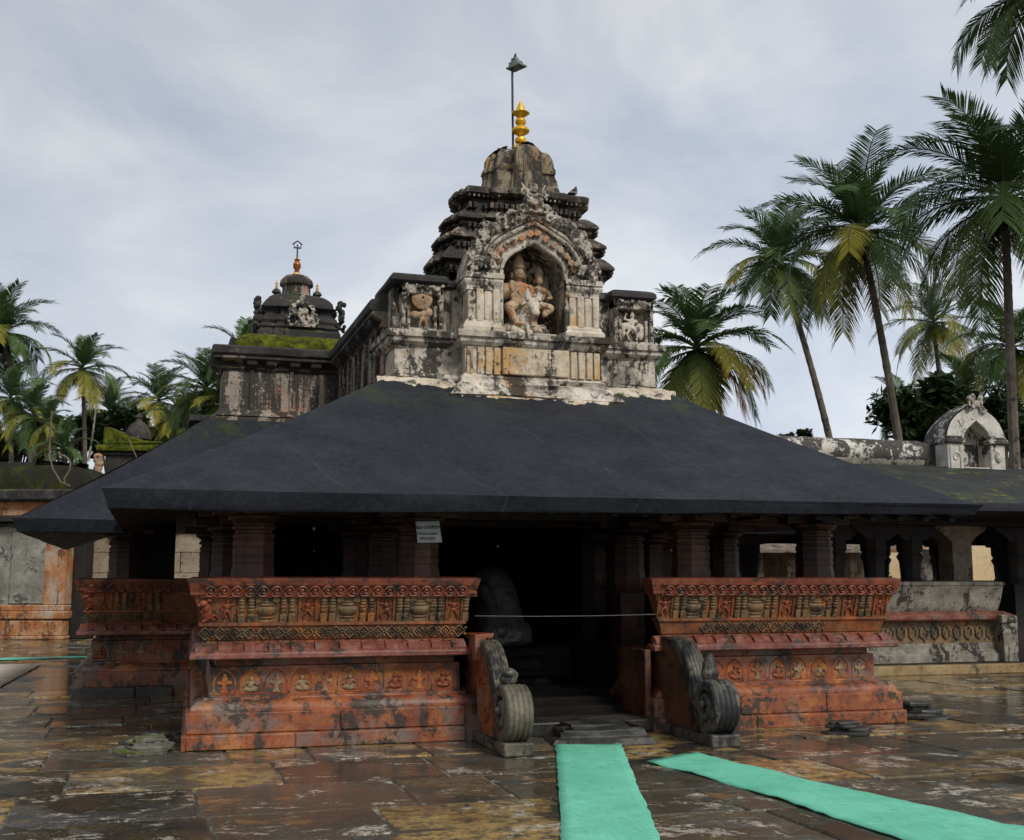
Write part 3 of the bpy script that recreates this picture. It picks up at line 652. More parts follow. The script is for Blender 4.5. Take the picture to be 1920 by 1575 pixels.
# beams over the pillars
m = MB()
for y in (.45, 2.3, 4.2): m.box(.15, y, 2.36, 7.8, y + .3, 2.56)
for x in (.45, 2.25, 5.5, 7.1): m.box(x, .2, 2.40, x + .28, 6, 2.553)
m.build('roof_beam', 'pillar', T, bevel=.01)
# pillars
def pillar(x, y, z0=.70, mat='pillar', sc=1.0, zt=2.37):
    m = MB(); h = zt - z0
    P_ = [(.20, 0), (.20, .05), (.175, .08), (.165, .30), (.155, .42), (.135, .50)]
    m.lathe((x, y, z0), [(a * sc * 1.04 * 1.08, b) for a, b in P_[:2]] + [(.185 * sc, .06), (.185 * sc, .75)], 4, rot=pi / 4 , sx=1.25, sy=1.25)
    zz = .75
    pr = [(.185, 0), (.205, .06), (.222, .16), (.220, .26), (.204, .33), (.203, .345), (.211, .35), (.211, .40), (.204, .405), (.204, .42), (.212, .425), (.212, .50), (.203, .505), (.203, .52), (.213, .525), (.213, .58), (.200, .59), (.200, .605), (.212, .61), (.212, .65), (.19, .66), (.19, .69), (.222, .70), (.222, .73), (.20, .74), (.20, .76)]
    k = (h - zz - .18) / .76
    m.lathe((x, y, z0 + zz), [(a * sc * 1.04, b * k) for a, b in pr], 8, rot=pi / 8)
    o = m.build('pillar', mat, T, ang=28)
    c = MB(); zc = z0 + zz + .76 * k
    c.lathe((x, y, zc), [(.20 * sc, 0), (.28 * sc, .05), (.28 * sc, .09)], 8, rot=pi / 8)
    c.box(x - .42 * sc, y - .13, zc + .09, x + .42 * sc, y + .13, zc + .18); c.box(x - .13, y - .42 * sc, zc + .092, x + .13, y + .42 * sc, zc + .178)
    c.build('pillar_bracket', mat, o, bevel=.01)
for x, y in ((.64, .62), (2.39, .62), (5.61, .62), (7.24, .62)): pillar(x, y)
for x, y in ((-.76, 6.45), (2.4, 2.5), (5.6, 2.5), (.55, 3.2), (7.35, 3.2), (2.4, 4.6), (.5, 5.7), (7.4, 5.9), (8.8, 6.4), (6.6, 6.4), (8.8, 8.6), (7.3, 8.6)): pillar(x, y)

# ---- roof
def roof_surface(m, quad, nu, nv, th=.012, sag=.05):
    a, b, c, d = [Vector(p) for p in quad]; vs = []
    for j in range(nv + 1):
        for i in range(nu + 1):
            s_, t = i / nu, j / nv
            p = (a.lerp(b, s_)).lerp(d.lerp(c, s_), t)
            k = sin(pi * t) 
            e_ = 0 if (i in (0, nu) or j == 0) else th * mn.noise(p * 1.3)
            vs.append((p.x, p.y, p.z - sag * k * 1.0 + e_))
    m.add(vs, [(j * (nu + 1) + i, j * (nu + 1) + i + 1, (j + 1) * (nu + 1) + i + 1, (j + 1) * (nu + 1) + i) for j in range(nv) for i in range(nu)])
EF = [(-.82, -.7, 2.43), (8.62, -.7, 2.44)]
m = MB()
roof_surface(m, (EF[0], EF[1], (6.2, 2.40, 4.10), (2.34, 2.40, 4.12)), 30, 12)
roof_surface(m, ((-.82, 5.0, 2.43), EF[0], (2.34, 2.40, 4.12), (2.34, 6.62, 4.12)), 16, 12, sag=.05)
roof_surface(m, (EF[1], (8.62, 5.0, 2.43), (6.2, 6.62, 4.12), (6.2, 2.40, 4.10)), 16, 12, sag=.05)
roof_surface(m, ((-2.15, 5.0, 2.42), (-.82, 5.0, 2.43), (2.34, 6.62, 4.12), (.5, 6.72, 4.20)), 10, 10, sag=.07)
roof_surface(m, ((-2.15, 14.5, 2.42), (-2.15, 5.0, 2.42), (.5, 6.72, 4.20), (.5, 13, 4.20)), 16, 10, sag=.05)
roof_surface(m, ((8.62, 5.0, 2.43), (9.95, 5.0, 2.42), (7.6, 6.72, 4.18), (6.2, 6.62, 4.12)), 10, 10, sag=.07)
roof_surface(m, ((9.95, 5.0, 2.42), (9.95, 14.5, 2.42), (7.6, 13, 4.18), (7.6, 6.72, 4.18)), 16, 10, sag=.05)
m.add([(.5, 6.6, 4.15), (7.6, 6.6, 4.15), (7.6, 13, 4.15), (.5, 13, 4.15)], [(0, 1, 2, 3)])
roof = m.build('roof', 'roof', T, ang=14)
# heavy rounded eave edge with sloping soffit
ep = [(-2.15, 14.5), (-2.15, 5.0), (-.82, 5.0), (-.82, -.7), (8.62, -.7), (8.62, 5.0), (9.95, 5.0), (9.95, 14.5)]
pr = [(-.04, 2.448), (.0, 2.440), (.006, 2.432), (-.045, 2.285), (-.055, 2.258), (-.07, 2.25), (-.30, 2.33), (-.95, 2.545), (-.95, 2.60)]
m = MB(); m.sweep(ep, pr, wob=.012, seglen=.45)
m.v = [(x, y, z + (.013 * max(0, x - 1) if z < 2.36 else .004 * max(0, x - 1))) if y < 6 else (x, y, z) for x, y, z in m.v]
m.build('eave', 'roof', roof, ang=30)
# rafters under the eave
m = MB()
for i in range(26):
    x = -.3 + i * .345; m.prismx([(-.5, 2.27), (.25, 2.50), (.25, 2.55), (-.5, 2.32)], x, x + .07)
m.build('rafter', 'interior', roof)

# ---- clerestory walls behind the tower
def cornice(path, name, mat, zs, par, closed=False, w=.006):
    m = MB(); m.sweep(path, zs, closed, wob=w, seglen=.5); return m.build(name, mat, par, bevel=.005)
W = MB(); CP = [(.6, 7.75), (.6, 6.8), (2.42, 6.8), (2.42, 3.0)]
cl = cornice(CP, 'clerestory_wall', 'streaked', [(-.5, 4.0), (.20, 4.0), (.20, 4.12), (.08, 4.22), (.05, 4.27), (.0, 4.28), (.0, 4.90), (-.5, 4.90)], T)
cornice(CP, 'wall_cornice', 'plaster_dark', [(-.5, 4.895), (.02, 4.895), (.05, 4.93), (.02, 4.95), (.02, 4.985), (.08, 5.02), (.16, 5.06), (.16, 5.10), (-.5, 5.12)], cl)
cornice(CP, 'wall_coping', 'black_stone', [(-.5, 5.11), (.12, 5.10), (.17, 5.115), (.19, 5.14), (.19, 5.24), (.16, 5.265), (-.02, 5.28), (-.5, 5.29)], cl)
cornice([(2.42, 6.9), (2.42, 3.0)], 'wall_coping', 'black_stone', [(-.5, 5.27), (.12, 5.27), (.02, 5.36), (-.08, 5.46), (-.22, 5.53), (-.5, 5.54)], cl, w=.015)
m = MB(); cy = [(-.5, 5.27), (.02, 5.27), (.03, 5.37), (-.02, 5.46), (-.10, 5.53), (-.2, 5.57), (-.5, 5.58)]
m.sweep([(.8, 7.7), (.8, 6.95), (2.6, 6.95)], cy, wob=.012, seglen=.3); m.build('moss_layer', 'moss', cl, ang=40)
m = MB(); m.box(.7, 7.0, 4.1, 6.9, 7.7, 5.45); m.box(2.6, 3.0, 4.1, 6.0, 7.1, 5.45); m.build('wall_core', 'black_stone', cl)
cornice([(6.05, 3.0), (6.05, 6.8), (7.4, 6.8), (7.4, 7.75)], 'wall_coping', 'black_stone', [(-.5, 4.0), (.0, 4.0), (.0, 4.9), (.15, 5.1), (.19, 5.14), (.19, 5.24), (-.02, 5.36), (-.25, 5.52), (-.5, 5.53)], cl)
# vertical joints and pilasters, little corbels
for px_, nm in ((1.04, 0), (1.66, 0)):
    m = MB(); m.box(px_ - .03, 6.77, 4.28, px_ + .03, 6.81, 4.9); m.build('wall_pilaster', 'streaked', cl, bevel=.004)
for y in (3.3, 3.7, 4.2, 4.7, 5.1, 5.6, 6.1, 6.5):
    m = MB(); m.box(2.375, y, 4.27, 2.43, y + (.16 if y in (3.7, 5.1) else .09), 4.9); m.build('wall_pilaster', 'streaked', cl, bevel=.006)
for y in (3.3, 4.2, 5.1, 6.0): 
    m = MB(); m.prism([(2.26, 5.09), (2.30, 4.98), (2.39, 4.92), (2.45, 4.92), (2.45, 5.09)], y, y + .22); m.build('wall_corbel', 'plaster_dark', cl, bevel=.01)
for x in (.95, 1.25, 1.62, 1.95): 
    m = MB(); m.prismx([(6.66, 5.09), (6.68, 4.98), (6.76, 4.92), (6.85, 4.92), (6.85, 5.09)], x, x + .16); m.build('wall_corbel', 'plaster_dark', cl, bevel=.01)
# ---- tower front (lime plastered), with side niches and the central shrine frame
UC = 4.235
TW = MB()
fp = [(2.45, 3.6), (2.45, 2.45), (3.32, 2.45), (3.32, 2.22), (5.14, 2.22), (5.14, 2.45), (6.0, 2.45), (6.0, 3.6)]
m = MB(); m.sweep(fp, [(-.3, 3.5), (.24, 3.90), (.16, 3.99), (.11, 4.03), (.10, 4.07), (.065, 4.09), (.06, 4.14), (.03, 4.15), (.02, 4.185), (.0, 4.20), (.0, 4.53), (-.3, 4.53)], wob=.045, seglen=.10)
tower = m.build('tower_wall', 'plaster', T, ang=30)
m = MB(); m.sweep(fp, [(-.3, 4.528), (.015, 4.53), (.02, 4.55), (.05, 4.56), (.085, 4.60), (.09, 4.65), (.12, 4.66), (.125, 4.735), (.09, 4.75), (-.3, 4.76)], wob=.010, seglen=.25)
m.build('tower_ledge', 'plaster', tower, ang=30)
m = MB(); r9 = random.Random(12); N = 110; vs = []
for i in range(N + 1):
    x = 2.22 + 4.05 * i / N; ctr = 3.2 < x < 5.25; y0_ = 2.13 if ctr else 2.36
    wd_ = (.17 if ctr else .13) + .16 * mn.noise(Vector((x * 3.1, 0, 4))) + .09 * mn.noise(Vector((x * 13, 2, 4)))
    wd_ = max(.03, wd_) * (1 if .02 < i / N < .98 else .3)
    for k, (f, h) in enumerate(((-.3, .05), (.0, .045), (.5, .034), (.9, .02), (1.0, -.03))):
        y = y0_ - wd_ * f; zr = 4.10 - .539 * (2.40 - y) - .05 * sin(pi * max(0, min(1, (2.4 - y) / 3.1)))
        vs.append((x, y, zr + h + .02 * mn.noise(Vector((x * 9, y * 9, k))) * (k > 0)))
m.add(vs, [(i * 5 + k, (i + 1) * 5 + k, (i + 1) * 5 + k + 1, i * 5 + k + 1) for i in range(N) for k in range(4)])
m.build('plaster_spill', 'plaster_clean', tower, ang=50)
m = MB()   # centre sill under the niche, slightly sagging
m.box(3.79, 2.14, 4.635, 4.71, 3.0, 4.70); m.box(3.80, 2.175, 4.20, 4.70, 2.4, 4.60); m.build('niche_sill', 'plaster_base', tower, bevel=.015)
m = MB()
for x in (3.33, 3.47, 3.58, 3.69, 4.72, 4.83, 4.94, 5.04): m = MB(); m.box(x, 2.185, 4.19, x + .085, 2.3, 4.545); m.build('lower_pilaster', 'plaster_base', tower, bevel=.012)
m = MB(); m.box(2.47, 2.66, 4.7, 3.80, 3.5, 5.44); m.box(4.70, 2.66, 4.7, 5.98, 3.5, 5.44); m.box(3.6, 3.0, 4.6, 4.9, 3.5, 6.2)
m.build('tower_core', 'plaster', tower, bevel=.01)
m = MB(); m.sweep([(2.45, 3.6), (2.45, 2.47), (3.10, 2.47), (3.12, 2.66), (3.36, 2.68), (3.36, 3.2)], [(-.3, 5.36), (.0, 5.36), (.05, 5.40), (.05, 5.455), (.02, 5.49), (-.06, 5.515), (-.3, 5.52)], wob=.014, seglen=.15)
m.sweep([(5.1, 3.2), (5.1, 2.68), (5.42, 2.66), (5.44, 2.47), (6.0, 2.47), (6.0, 3.6)], [(-.3, 5.36), (.0, 5.36), (.05, 5.40), (.05, 5.455), (.02, 5.49), (-.06, 5.515), (-.3, 5.52)], wob=.014, seglen=.15)
m.build('side_coping', 'black_stone', tower, ang=40)
def curls(m, pts_fn, n, size, r, y, dy=.03):
    for i in range(n):
        x, z, nx, nz = pts_fn(i / max(1, n - 1)); s_ = size * r.uniform(.7, 1.25); a = math.atan2(nz, nx) + r.uniform(-.5, .5)
        yy = y - r.uniform(0, dy)
        k = r.random()
        if k < .55: spiral(m, x, z, yy, s_ * .8, s_ * .18, 1.1, a, s_ * .26, r.choice((-1, 1)), 9)
        else:
            for q in range(3):
                b = a + (q - 1) * .6; m.limb((x, yy, z), (x + cos(b) * s_ * 1.2, yy - .01, z + sin(b) * s_ * 1.2), s_ * .30, s_ * .16, 6)
        if k > .3: m.blob((x + r.uniform(-1, 1) * s_ * .5, yy - .012, z + r.uniform(-1, 1) * s_ * .5), (s_ * .34,) * 3, seg=7, rings=5)
def side_niche(x0, x1, mirrored, r):
    fr = MB(); w = x1 - x0
    fr.box(x0, 2.47, 4.74, x0 + .05, 2.7, 5.36); fr.box(x0 + .075, 2.49, 4.74, x0 + .115, 2.7, 5.10); fr.box(x1 - .05, 2.47, 4.74, x1, 2.7, 5.36); fr.box(x1 - .115, 2.49, 4.74, x1 - .075, 2.7, 5.10)
    fr.box(x0, 2.47, 5.24, x1, 2.7, 5.37); fr.box(x0, 2.48, 4.72, x1, 2.7, 4.80)
    P_ = fr.build('side_niche', 'carved', tower, bevel=.012)
    cx = (x0 + x1) / 2 ; o = MB()
    curls(o, lambda t: (x0 + .05 + .02 * sin(t * 20), 4.85 + .5 * t, -1, .5), 9, .036, r, 2.46); curls(o, lambda t: (x1 - .05 + .02 * sin(t * 20), 4.85 + .5 * t, 1, .5), 9, .036, r, 2.46)
    curls(o, lambda t: (x0 + .05 + (w - .1) * t, 5.30 + .03 * sin(t * pi), 0, 1), 11, .036, r, 2.46)
    o.build('niche_foliage', 'carved', P_, remesh=.011)
    f = MB()
    if not mirrored:
        f.lathe((0, 0, 0), [(.001, 0)], 3) if False else None
        for q in range(5): 
            rr_ = .125 - q * .024; f.tube([(cx + rr_ * cos(a * pi / 8), 2.52 - .012 * q, 5.19 + rr_ * sin(a * pi / 8)) for a in range(17)], .016, 6, False)
        f.blob((cx, 2.56, 5.19), (.125, .05, .125)); figure(f, cx + .02, 2.54, 4.80, .31, 1, r); f.blob((cx - .09, 2.54, 4.98), (.07, .04, .05)); f.blob((cx + .10, 2.54, 5.02), (.05, .04, .06))
    else:
        figure(f, cx - .01, 2.53, 4.82, .40, 1, r); f.blob((cx - .10, 2.55, 5.02), (.07, .04, .05)); f.blob((cx + .12, 2.54, 4.95), (.05, .04, .12)); f.blob((cx - .14, 2.54, 4.95), (.035, .04, .10))
    f.build('niche_statue', 'carved_warm' if not mirrored else 'plaster_clean', P_, remesh=.010)
side_niche(2.55, 3.09, False, random.Random(3)); side_niche(5.45, 6.02, True, random.Random(8))
# pilasters
def pilaster(x0, x1):
    p = MB(); n = 4; w = (x1 - x0) / n
    p.box(x0 + .02, 2.235, 4.74, x1 - .02, 2.7, 5.5)
    for i in range(n): p.box(x0 + .018 + i * w, 2.215 - (.018 if i % 2 else 0), 4.87, x0 + (i + 1) * w - .001, 2.3, 5.30)
    o = p.build('pilaster', 'plaster_clean', tower, bevel=.014)
    p = MB(); p.sweep([(x0, 2.7), (x0, 2.21), (x1, 2.21), (x1, 2.7)], [(-.1, 4.74), (.05, 4.745), (.055, 4.80), (.03, 4.83), (.02, 4.86), (-.01, 4.90), (-.1, 4.9)], wob=.008, seglen=.09); p.build('pilaster_base', 'plaster_clean', o)
    p = MB(); p.sweep([(x0, 2.7), (x0, 2.21), (x1, 2.21), (x1, 2.7)], [(-.1, 5.27), (-.01, 5.27), (.005, 5.285), (-.005, 5.30), (.0, 5.34), (.035, 5.38), (.04, 5.40), (.025, 5.43), (.045, 5.44), (.045, 5.50), (.02, 5.515), (-.1, 5.52)], wob=.006, seglen=.09); p.build('pilaster_capital', 'plaster', o)
pilaster(3.33, 3.77); pilaster(4.70, 5.13)
# arch
def arc(hw, z0, h, pk, n=32, full=True):
    pts = []
    for i in range(n + 1):
        th = pi - pi * i / n; x = hw * cos(th); pts.append((UC + x, z0 + h * sin(th) + pk * max(0, 1 - abs(cos(th)) / .5) ** 1.4))
    return pts
IN = [(UC - .44, 4.69), (UC - .44, 5.1)] + arc(.44, 5.54, .37, .075) + [(UC + .44, 5.1), (UC + .44, 4.69)]
OUTER = [(UC - .55, 4.69), (UC - .55, 5.1)] + arc(.90, 5.54, .74, .06) + [(UC + .55, 5.1), (UC + .55, 4.69)]
m = MB(); N = len(IN)
m.add([(x, 2.24, z) for x, z in IN] + [(x, 2.24, z) for x, z in OUTER] + [(x, 2.75, z) for x, z in OUTER] + [(x, 2.83, z) for x, z in IN],
      [(i, i + 1, N + i + 1, N + i) for i in range(N - 1)] + [(N + i, N + i + 1, 2 * N + i + 1, 2 * N + i) for i in range(N - 1)] + [(i, i + 1, 3 * N + i + 1, 3 * N + i) for i in range(N - 1)])
m.box(UC - .5, 2.82, 4.6, UC + .5, 2.9, 6.05); m.box(UC - .46, 2.24, 4.6, UC + .46, 2.9, 4.685)
AR = m.build('niche', 'plaster', tower)
m = MB(); m.tube([(x, 2.235, z) for x, z in IN], .028, 8); m.build('arch_moulding', 'plaster', AR)
m = MB(); RIM = arc(.66, 5.56, .57, .10); m.tube([(x, 2.215, z) for x, z in RIM], .030, 8); m.tube([(x, 2.23, z) for x, z in arc(.73, 5.56, .64, .10)], .028, 6); m.build('arch_rim', 'carved', AR)
m = MB(); mid = arc(.55, 5.55, .475, .09, 15); r3 = random.Random(4)
for i in range(1, 15):
    x, z = mid[i]; spiral(m, x, z, 2.20, .052, .014, 1.2, i * .5, .017, 1 if i < 8 else -1, 12); m.blob((x, 2.20, z), (.02, .02, .02), seg=6, rings=4)
m.build('arch_scrollwork', 'carved_warm', AR, remesh=.011)
def flame(m, x, z, a, s, y, r):
    for q in range(r.choice((3, 4))):
        b = a + r.uniform(-.7, .7); pts = []
        for i in range(6):
            t = i / 5; bb = b + r.choice((-1, 1)) * .0 + (1.3 * t * t) * (1 if q % 2 else -1)
            pts.append((x + cos(bb) * s * t, y - .05 * sin(t * pi), z + sin(bb) * s * t))
        m.tube(pts, [s * .26, s * .25, s * .22, s * .18, s * .14, s * .06], 6)
        m.blob((pts[-1][0], pts[-1][1] - .01, pts[-1][2]), (s * .15,) * 3, seg=6, rings=4)
m = MB(); oc = arc(.80, 5.58, .70, .08, 26)
for i, (x, z) in enumerate(oc):
    if abs(x - UC) < .13: continue
    a = math.atan2(z - 5.55, x - UC)
    for k in range(4):
        flame(m, x + r3.uniform(-.07, .07), z + r3.uniform(-.07, .07), a + r3.uniform(-.5, .5), r3.uniform(.065, .105), 2.21, r3)
m.build('arch_foliage', 'carved', AR, remesh=.010)
def beast(cx, sgn):
    b = MB(); z = 5.56; y = 2.17
    b.blob((cx, y, z + .09), (.125, .07, .065)); b.blob((cx + sgn * .10, y - .01, z + .10), (.06, .06, .07)); b.blob((cx - sgn * .12, y - .02, z + .15), (.055, .05, .05)); b.blob((cx - sgn * .17, y - .03, z + .13), (.035, .035, .028))
    for dx in (-.09, -.03, .06, .11): b.limb((cx + dx, y - .01, z + .08), (cx + dx - .03 * sgn, y - .03, z + .01), .028, .022, 6)
    spiral(b, cx + sgn * .12, z + .2, y, .045, .01, 1.2, 0, .018); b.blob((cx - sgn * .12, y - .01, z + .21), (.02, .02, .035)); spiral(b, cx - sgn * .07, z + .22, y, .04, .01, 1.0, 1, .016)
    b.build('carved_beast', 'carved', AR, remesh=.010)
beast(3.56, -1); beast(4.94, 1)
k = MB(); y = 2.16                          # grotesque face at the crown of the arch
k.blob((UC - .02, y + .03, 6.48), (.15, .09, .15)); k.blob((UC - .02, y - .05, 6.44), (.035, .04, .05))
for s_ in (-1, 1):
    k.blob((UC - .02 + s_ * .07, y - .05, 6.50), (.048, .035, .048)); k.tube([(UC - .02 + s_ * .02, y - .06, 6.55), (UC - .02 + s_ * .07, y - .07, 6.58), (UC - .02 + s_ * .13, y - .04, 6.55)], .018, 6)
    spiral(k, UC - .02 + s_ * .15, 6.40, y - .02, .07, .018, 1.3, 0, .024, s_); spiral(k, UC - .02 + s_ * .13, 6.62, y, .06, .015, 1.1, 0, .022, -s_)
    k.limb((UC - .02 + s_ * .08, y, 6.6), (UC - .02 + s_ * .16, y + .02, 6.74), .035, .012, 6); spiral(k, UC - .02 + s_ * .22, 6.30, y, .055, .015, 1.2, 2, .022, s_); k.blob((UC - .02 + s_ * .09, y - .03, 6.36), (.05, .035, .03))
k.tube([(UC - .12, y - .05, 6.37), (UC - .02, y - .07, 6.34), (UC + .08, y - .05, 6.37)], .02, 6); k.blob((UC - .02, y, 6.68), (.06, .05, .08))
k.build('crown_mask', 'carved', AR, remesh=.010)
# ---- stepped pyramid
PC = (4.41, 3.45)
def crossp(a, b, s=.10, k=.62):
    x, y = PC; p = []
    k2 = k * .55
    def side(f):      # f maps (t along, d outward)
        return [f(t, d) for t, d in ((-1, 0), (-k, 0), (-k, s * .6), (-k2, s * .6), (-k2, s), (k2, s), (k2, s * .6), (k, s * .6), (k, 0), (1, 0))]
    A, B = a - s, b - s
    p += [(x + t * A, y - B - d) for t, d in [(q[0], q[1]) for q in side(lambda t, d: (t, d))]]
    p += [(x + A + d, y + t * B) for t, d in side(lambda t, d: (t, d))][1:]
    p += [(x - t * A, y + B + d) for t, d in side(lambda t, d: (t, d))][1:]
    p += [(x - A - d, y - t * B) for t, d in side(lambda t, d: (t, d))][1:-1]
    return p
m = MB(); r6 = random.Random(15)
for (a_, z_) in ((1.20, 5.72), (1.09, 6.06), (1.0, 6.34), (.92, 6.62)):
    for i in range(int(a_ * 26)):
        x = PC[0] - a_ * .93 + i * .0715
        if r6.random() < .3: continue
        d = .10 if abs(x - PC[0]) / a_ < .34 else (.06 if abs(x - PC[0]) / a_ < .62 else 0)
        m = MB(); m.box(x, PC[1] - .52 - d * .8 + .02, z_ + .005, x + r6.uniform(.03, .05), PC[1] - .3, z_ + .075, .006, r6); m.build('tier_bracket', 'plaster_dark', T, smooth=False)
tiers = [(1.31, .62, 5.72, .24), (1.20, .60, 6.06, .20), (1.10, .58, 6.34, .20)]
PY = None
for i, (a, b, z, h) in enumerate(tiers):
    m = MB(); m.sweep(crossp(a, b), [(-.5, z - .02), (-.10, z), (-.10, z + .06), (-.06, z + .07), (-.06, z + .10), (-.09, z + .11), (-.08, z + h * .72), (.0, z + h * .62), (.025, z + h * .68), (.02, z + h * .85), (-.03, z + h * 1.1), (-.10, z + h * 1.42), (-.12, z + h * 1.5), (-.5, z + h * 1.52)], True, wob=.018, seglen=.16)
    o = m.build('pyramid_tier', 'tier_stone', T, ang=35)
    PY = PY or o
m = MB(); m.sweep(crossp(.90, .56), [(-.3, 6.55), (-.10, 6.56), (-.05, 6.60), (-.08, 6.64), (-.08, 6.74), (-.3, 6.75)], True, wob=.012, seglen=.2); m.build('upper_wall', 'plaster_dark', T)
m = MB(); a, b, z = .965, .56, 6.735
m.sweep(crossp(a, b), [(-.4, z), (-.10, z), (-.10, z + .06), (-.02, z + .08), (.0, z + .10), (.02, z + .11), (.02, z + .18), (-.02, z + .21), (-.12, z + .23), (-.14, z + .25), (-.4, z + .26)], True, wob=.012, seglen=.14)
TC = m.build('top_cornice', 'plaster_dark', T, ang=35)
m = MB()
for i in range(26):
    x = PC[0] - .84 + i * .067; d = .0
    if abs(x - UC) < .2: continue
    t = abs(x - PC[0]) / .77; d = .10 if t < .34 else (.06 if t < .62 else 0)
    m.blob((x, PC[1] - (.46 + d) + .018, z + .078), (.018, .02, .024), seg=6, rings=4)
m.build('cornice_beads', 'plaster', TC)
m = MB()
def sq(a, b): x, y = PC; return [(x - a, y - b), (x + a, y - b), (x + a, y + b), (x - a, y + b)]
m.sweep(crossp(.55, .46, .09, .5), [(-.3, 6.95), (.03, 6.95), (.01, 7.02), (-.02, 7.16), (-.04, 7.24), (-.02, 7.26), (-.02, 7.32), (-.05, 7.36), (-.06, 7.46), (-.09, 7.54), (-.16, 7.61), (-.26, 7.645), (-.30, 7.65)], True, wob=.02, seglen=.10)
cube = m.build('tower_cap', 'cap_plaster', T, ang=40)
m = MB(); m.sweep([(PC[0] - .20, PC[1] + .3), (PC[0] - .20, PC[1] - .49), (PC[0] - .09, PC[1] - .49), (PC[0] - .09, PC[1] - .505), (PC[0] + .10, PC[1] - .505), (PC[0] + .10, PC[1] - .49), (PC[0] + .20, PC[1] - .49), (PC[0] + .20, PC[1] + .3)], [(-.2, 6.96), (.01, 6.96), (.0, 7.1), (-.012, 7.3), (-.01, 7.45), (-.05, 7.58), (-.12, 7.65), (-.2, 7.67)], wob=.014, seglen=.07)
m.build('cap_rib', 'cap_plaster', cube, ang=50)
m = MB(); m.prism([(5.00, 6.98), (5.14, 6.98), (5.12, 7.09), (5.07, 7.04)], 3.0, 3.12); m.build('corner_horn', 'plaster', TC, bevel=.01)
FIN = [(.118, 0), (.118, .02), (.105, .065), (.055, .105), (.036, .12), (.07, .128), (.076, .155), (.07, .18), (.05, .192), (.030, .21), (.048, .225), (.10, .255), (.116, .275), (.116, .295), (.10, .315), (.048, .345), (.036, .36), (.064, .378), (.074, .405), (.062, .435), (.036, .455), (.06, .475), (.100, .505), (.112, .522), (.050, .528), (.062, .545), (.048, .59), (.002, .70)]
m = MB(); m.lathe((PC[0] + .03, PC[1], 7.665), [(a * 1.1, b * 1.12) for a, b in FIN], 24)
for i in range(14):
    a = 2 * pi * i / 14; m.blob((PC[0] + .03 + .118 * cos(a), PC[1] + .118 * sin(a), 8.245), (.016, .016, .013), seg=6, rings=4)
m.tube([(PC[0] - .05, PC[1] - .06, 7.81), (PC[0] + .16, PC[1] - .06, 7.795)], .006, 5)
m.build('golden_finial', 'gold', T, ang=25)
# lantern pole beside the finial
lp = thing('lantern_pole', 'thin dark pole with a small grey roofed lantern beside the golden finial', 'pole', (4.32, 3.5, 7.5))
m = MB(); m.tube([(4.345, 3.5, 7.5), (4.335, 3.5, 8.3), (4.33, 3.5, 8.93)], .017, 6); m.build('pole', 'iron', lp)
m = MB(); F = Matrix.Translation((4.385, 3.5, 9.0)) @ Matrix.Rotation(R(-12), 4, 'Y') @ Matrix.Rotation(R(40), 4, 'Z'); m.m = F
m.lathe((0, 0, -.06), [(.16, 0), (.16, .025), (.115, .035), (.105, .095), (.065, .10), (.06, .15), (.03, .155)], 4, rot=pi / 4); m.build('lantern', 'pewter', lp, bevel=.004)
m = MB(); m.m = F; m.tube([(-.05, 0, .06), (.05, 0, .17), (.05, 0, .05)], .012, 6); m.build('lantern_bracket', 'iron', lp)

# ---- statue group in the niche
st = thing('statue_group', 'ochre stained stucco deity and consort riding a white bull, in the arched tower niche', 'statue', (4.2, 2.5, 4.7))
m = MB(); m.box(3.93, 2.28, 4.685, 4.50, 2.85, 4.73); m.box(3.97, 2.31, 4.725, 4.46, 2.8, 4.765); m.build('pedestal', 'plaster_clean', st, bevel=.012)
b = MB(); BM = Matrix.Translation((4.20, 2.5, 4.765)) @ Matrix.Diagonal((1.28, 1.0, 1.22, 1)) @ Matrix.Translation((-4.20, -2.5, -4.765)); b.m = BM     # bull facing out, forelegs folded, head lowered
b.blob((4.20, 2.62, 4.97), (.155, .24, .17)); b.blob((4.19, 2.44, 4.93), (.13, .12, .16)); b.limb((4.20, 2.42, 5.02), (4.23, 2.33, 5.08), .085, .075, 10)
b.blob((4.235, 2.30, 5.09), (.072, .07, .085)); b.limb((4.235, 2.28, 5.07), (4.24, 2.215, 4.995), .058, .043, 10); b.blob((4.24, 2.205, 4.985), (.046, .035, .035))
b.limb((4.10, 2.42, 4.86), (4.04, 2.33, 4.80), .065, .05); b.limb((4.04, 2.33, 4.80), (4.12, 2.30, 4.775), .05, .035); b.limb((4.32, 2.42, 4.84), (4.38, 2.34, 4.80), .06, .045); b.limb((4.19, 2.36, 4.93), (4.20, 2.30, 4.79), .04, .034)
b.blob((4.02, 2.5, 4.84), (.075, .12, .08)); b.blob((4.37, 2.5, 4.84), (.06, .12, .08))
for s_ in (-1, 1): b.limb((4.235 + s_ * .075, 2.31, 5.12), (4.235 + s_ * .112, 2.30, 5.085), .022, .012, 6)
b.build('bull', 'plaster_clean', st, remesh=.009)
b = MB(); b.m = BM
for s_ in (-1, 1): b.tube([(4.235 + s_ * .048, 2.29, 5.14), (4.235 + s_ * .066, 2.285, 5.20), (4.235 + s_ * .062, 2.28, 5.265)], [.036, .030, .006], 8)
b.build('bull_horns', 'white_clean', st)
b = MB(); b.m = BM
for i in range(11):
    t = i / 10; b.blob((4.16 + .14 * t, 2.285 - .02 * sin(t * pi), 5.05 - .16 * sin(t * pi) + .01 * t), (.017, .017, .017), seg=7, rings=5)
b.lathe((4.225, 2.255, 4.845), [(.030, 0), (.027, .02), (.018, .045), (.006, .055)], 10); b.build('bull_garland', 'carved_warm', st)
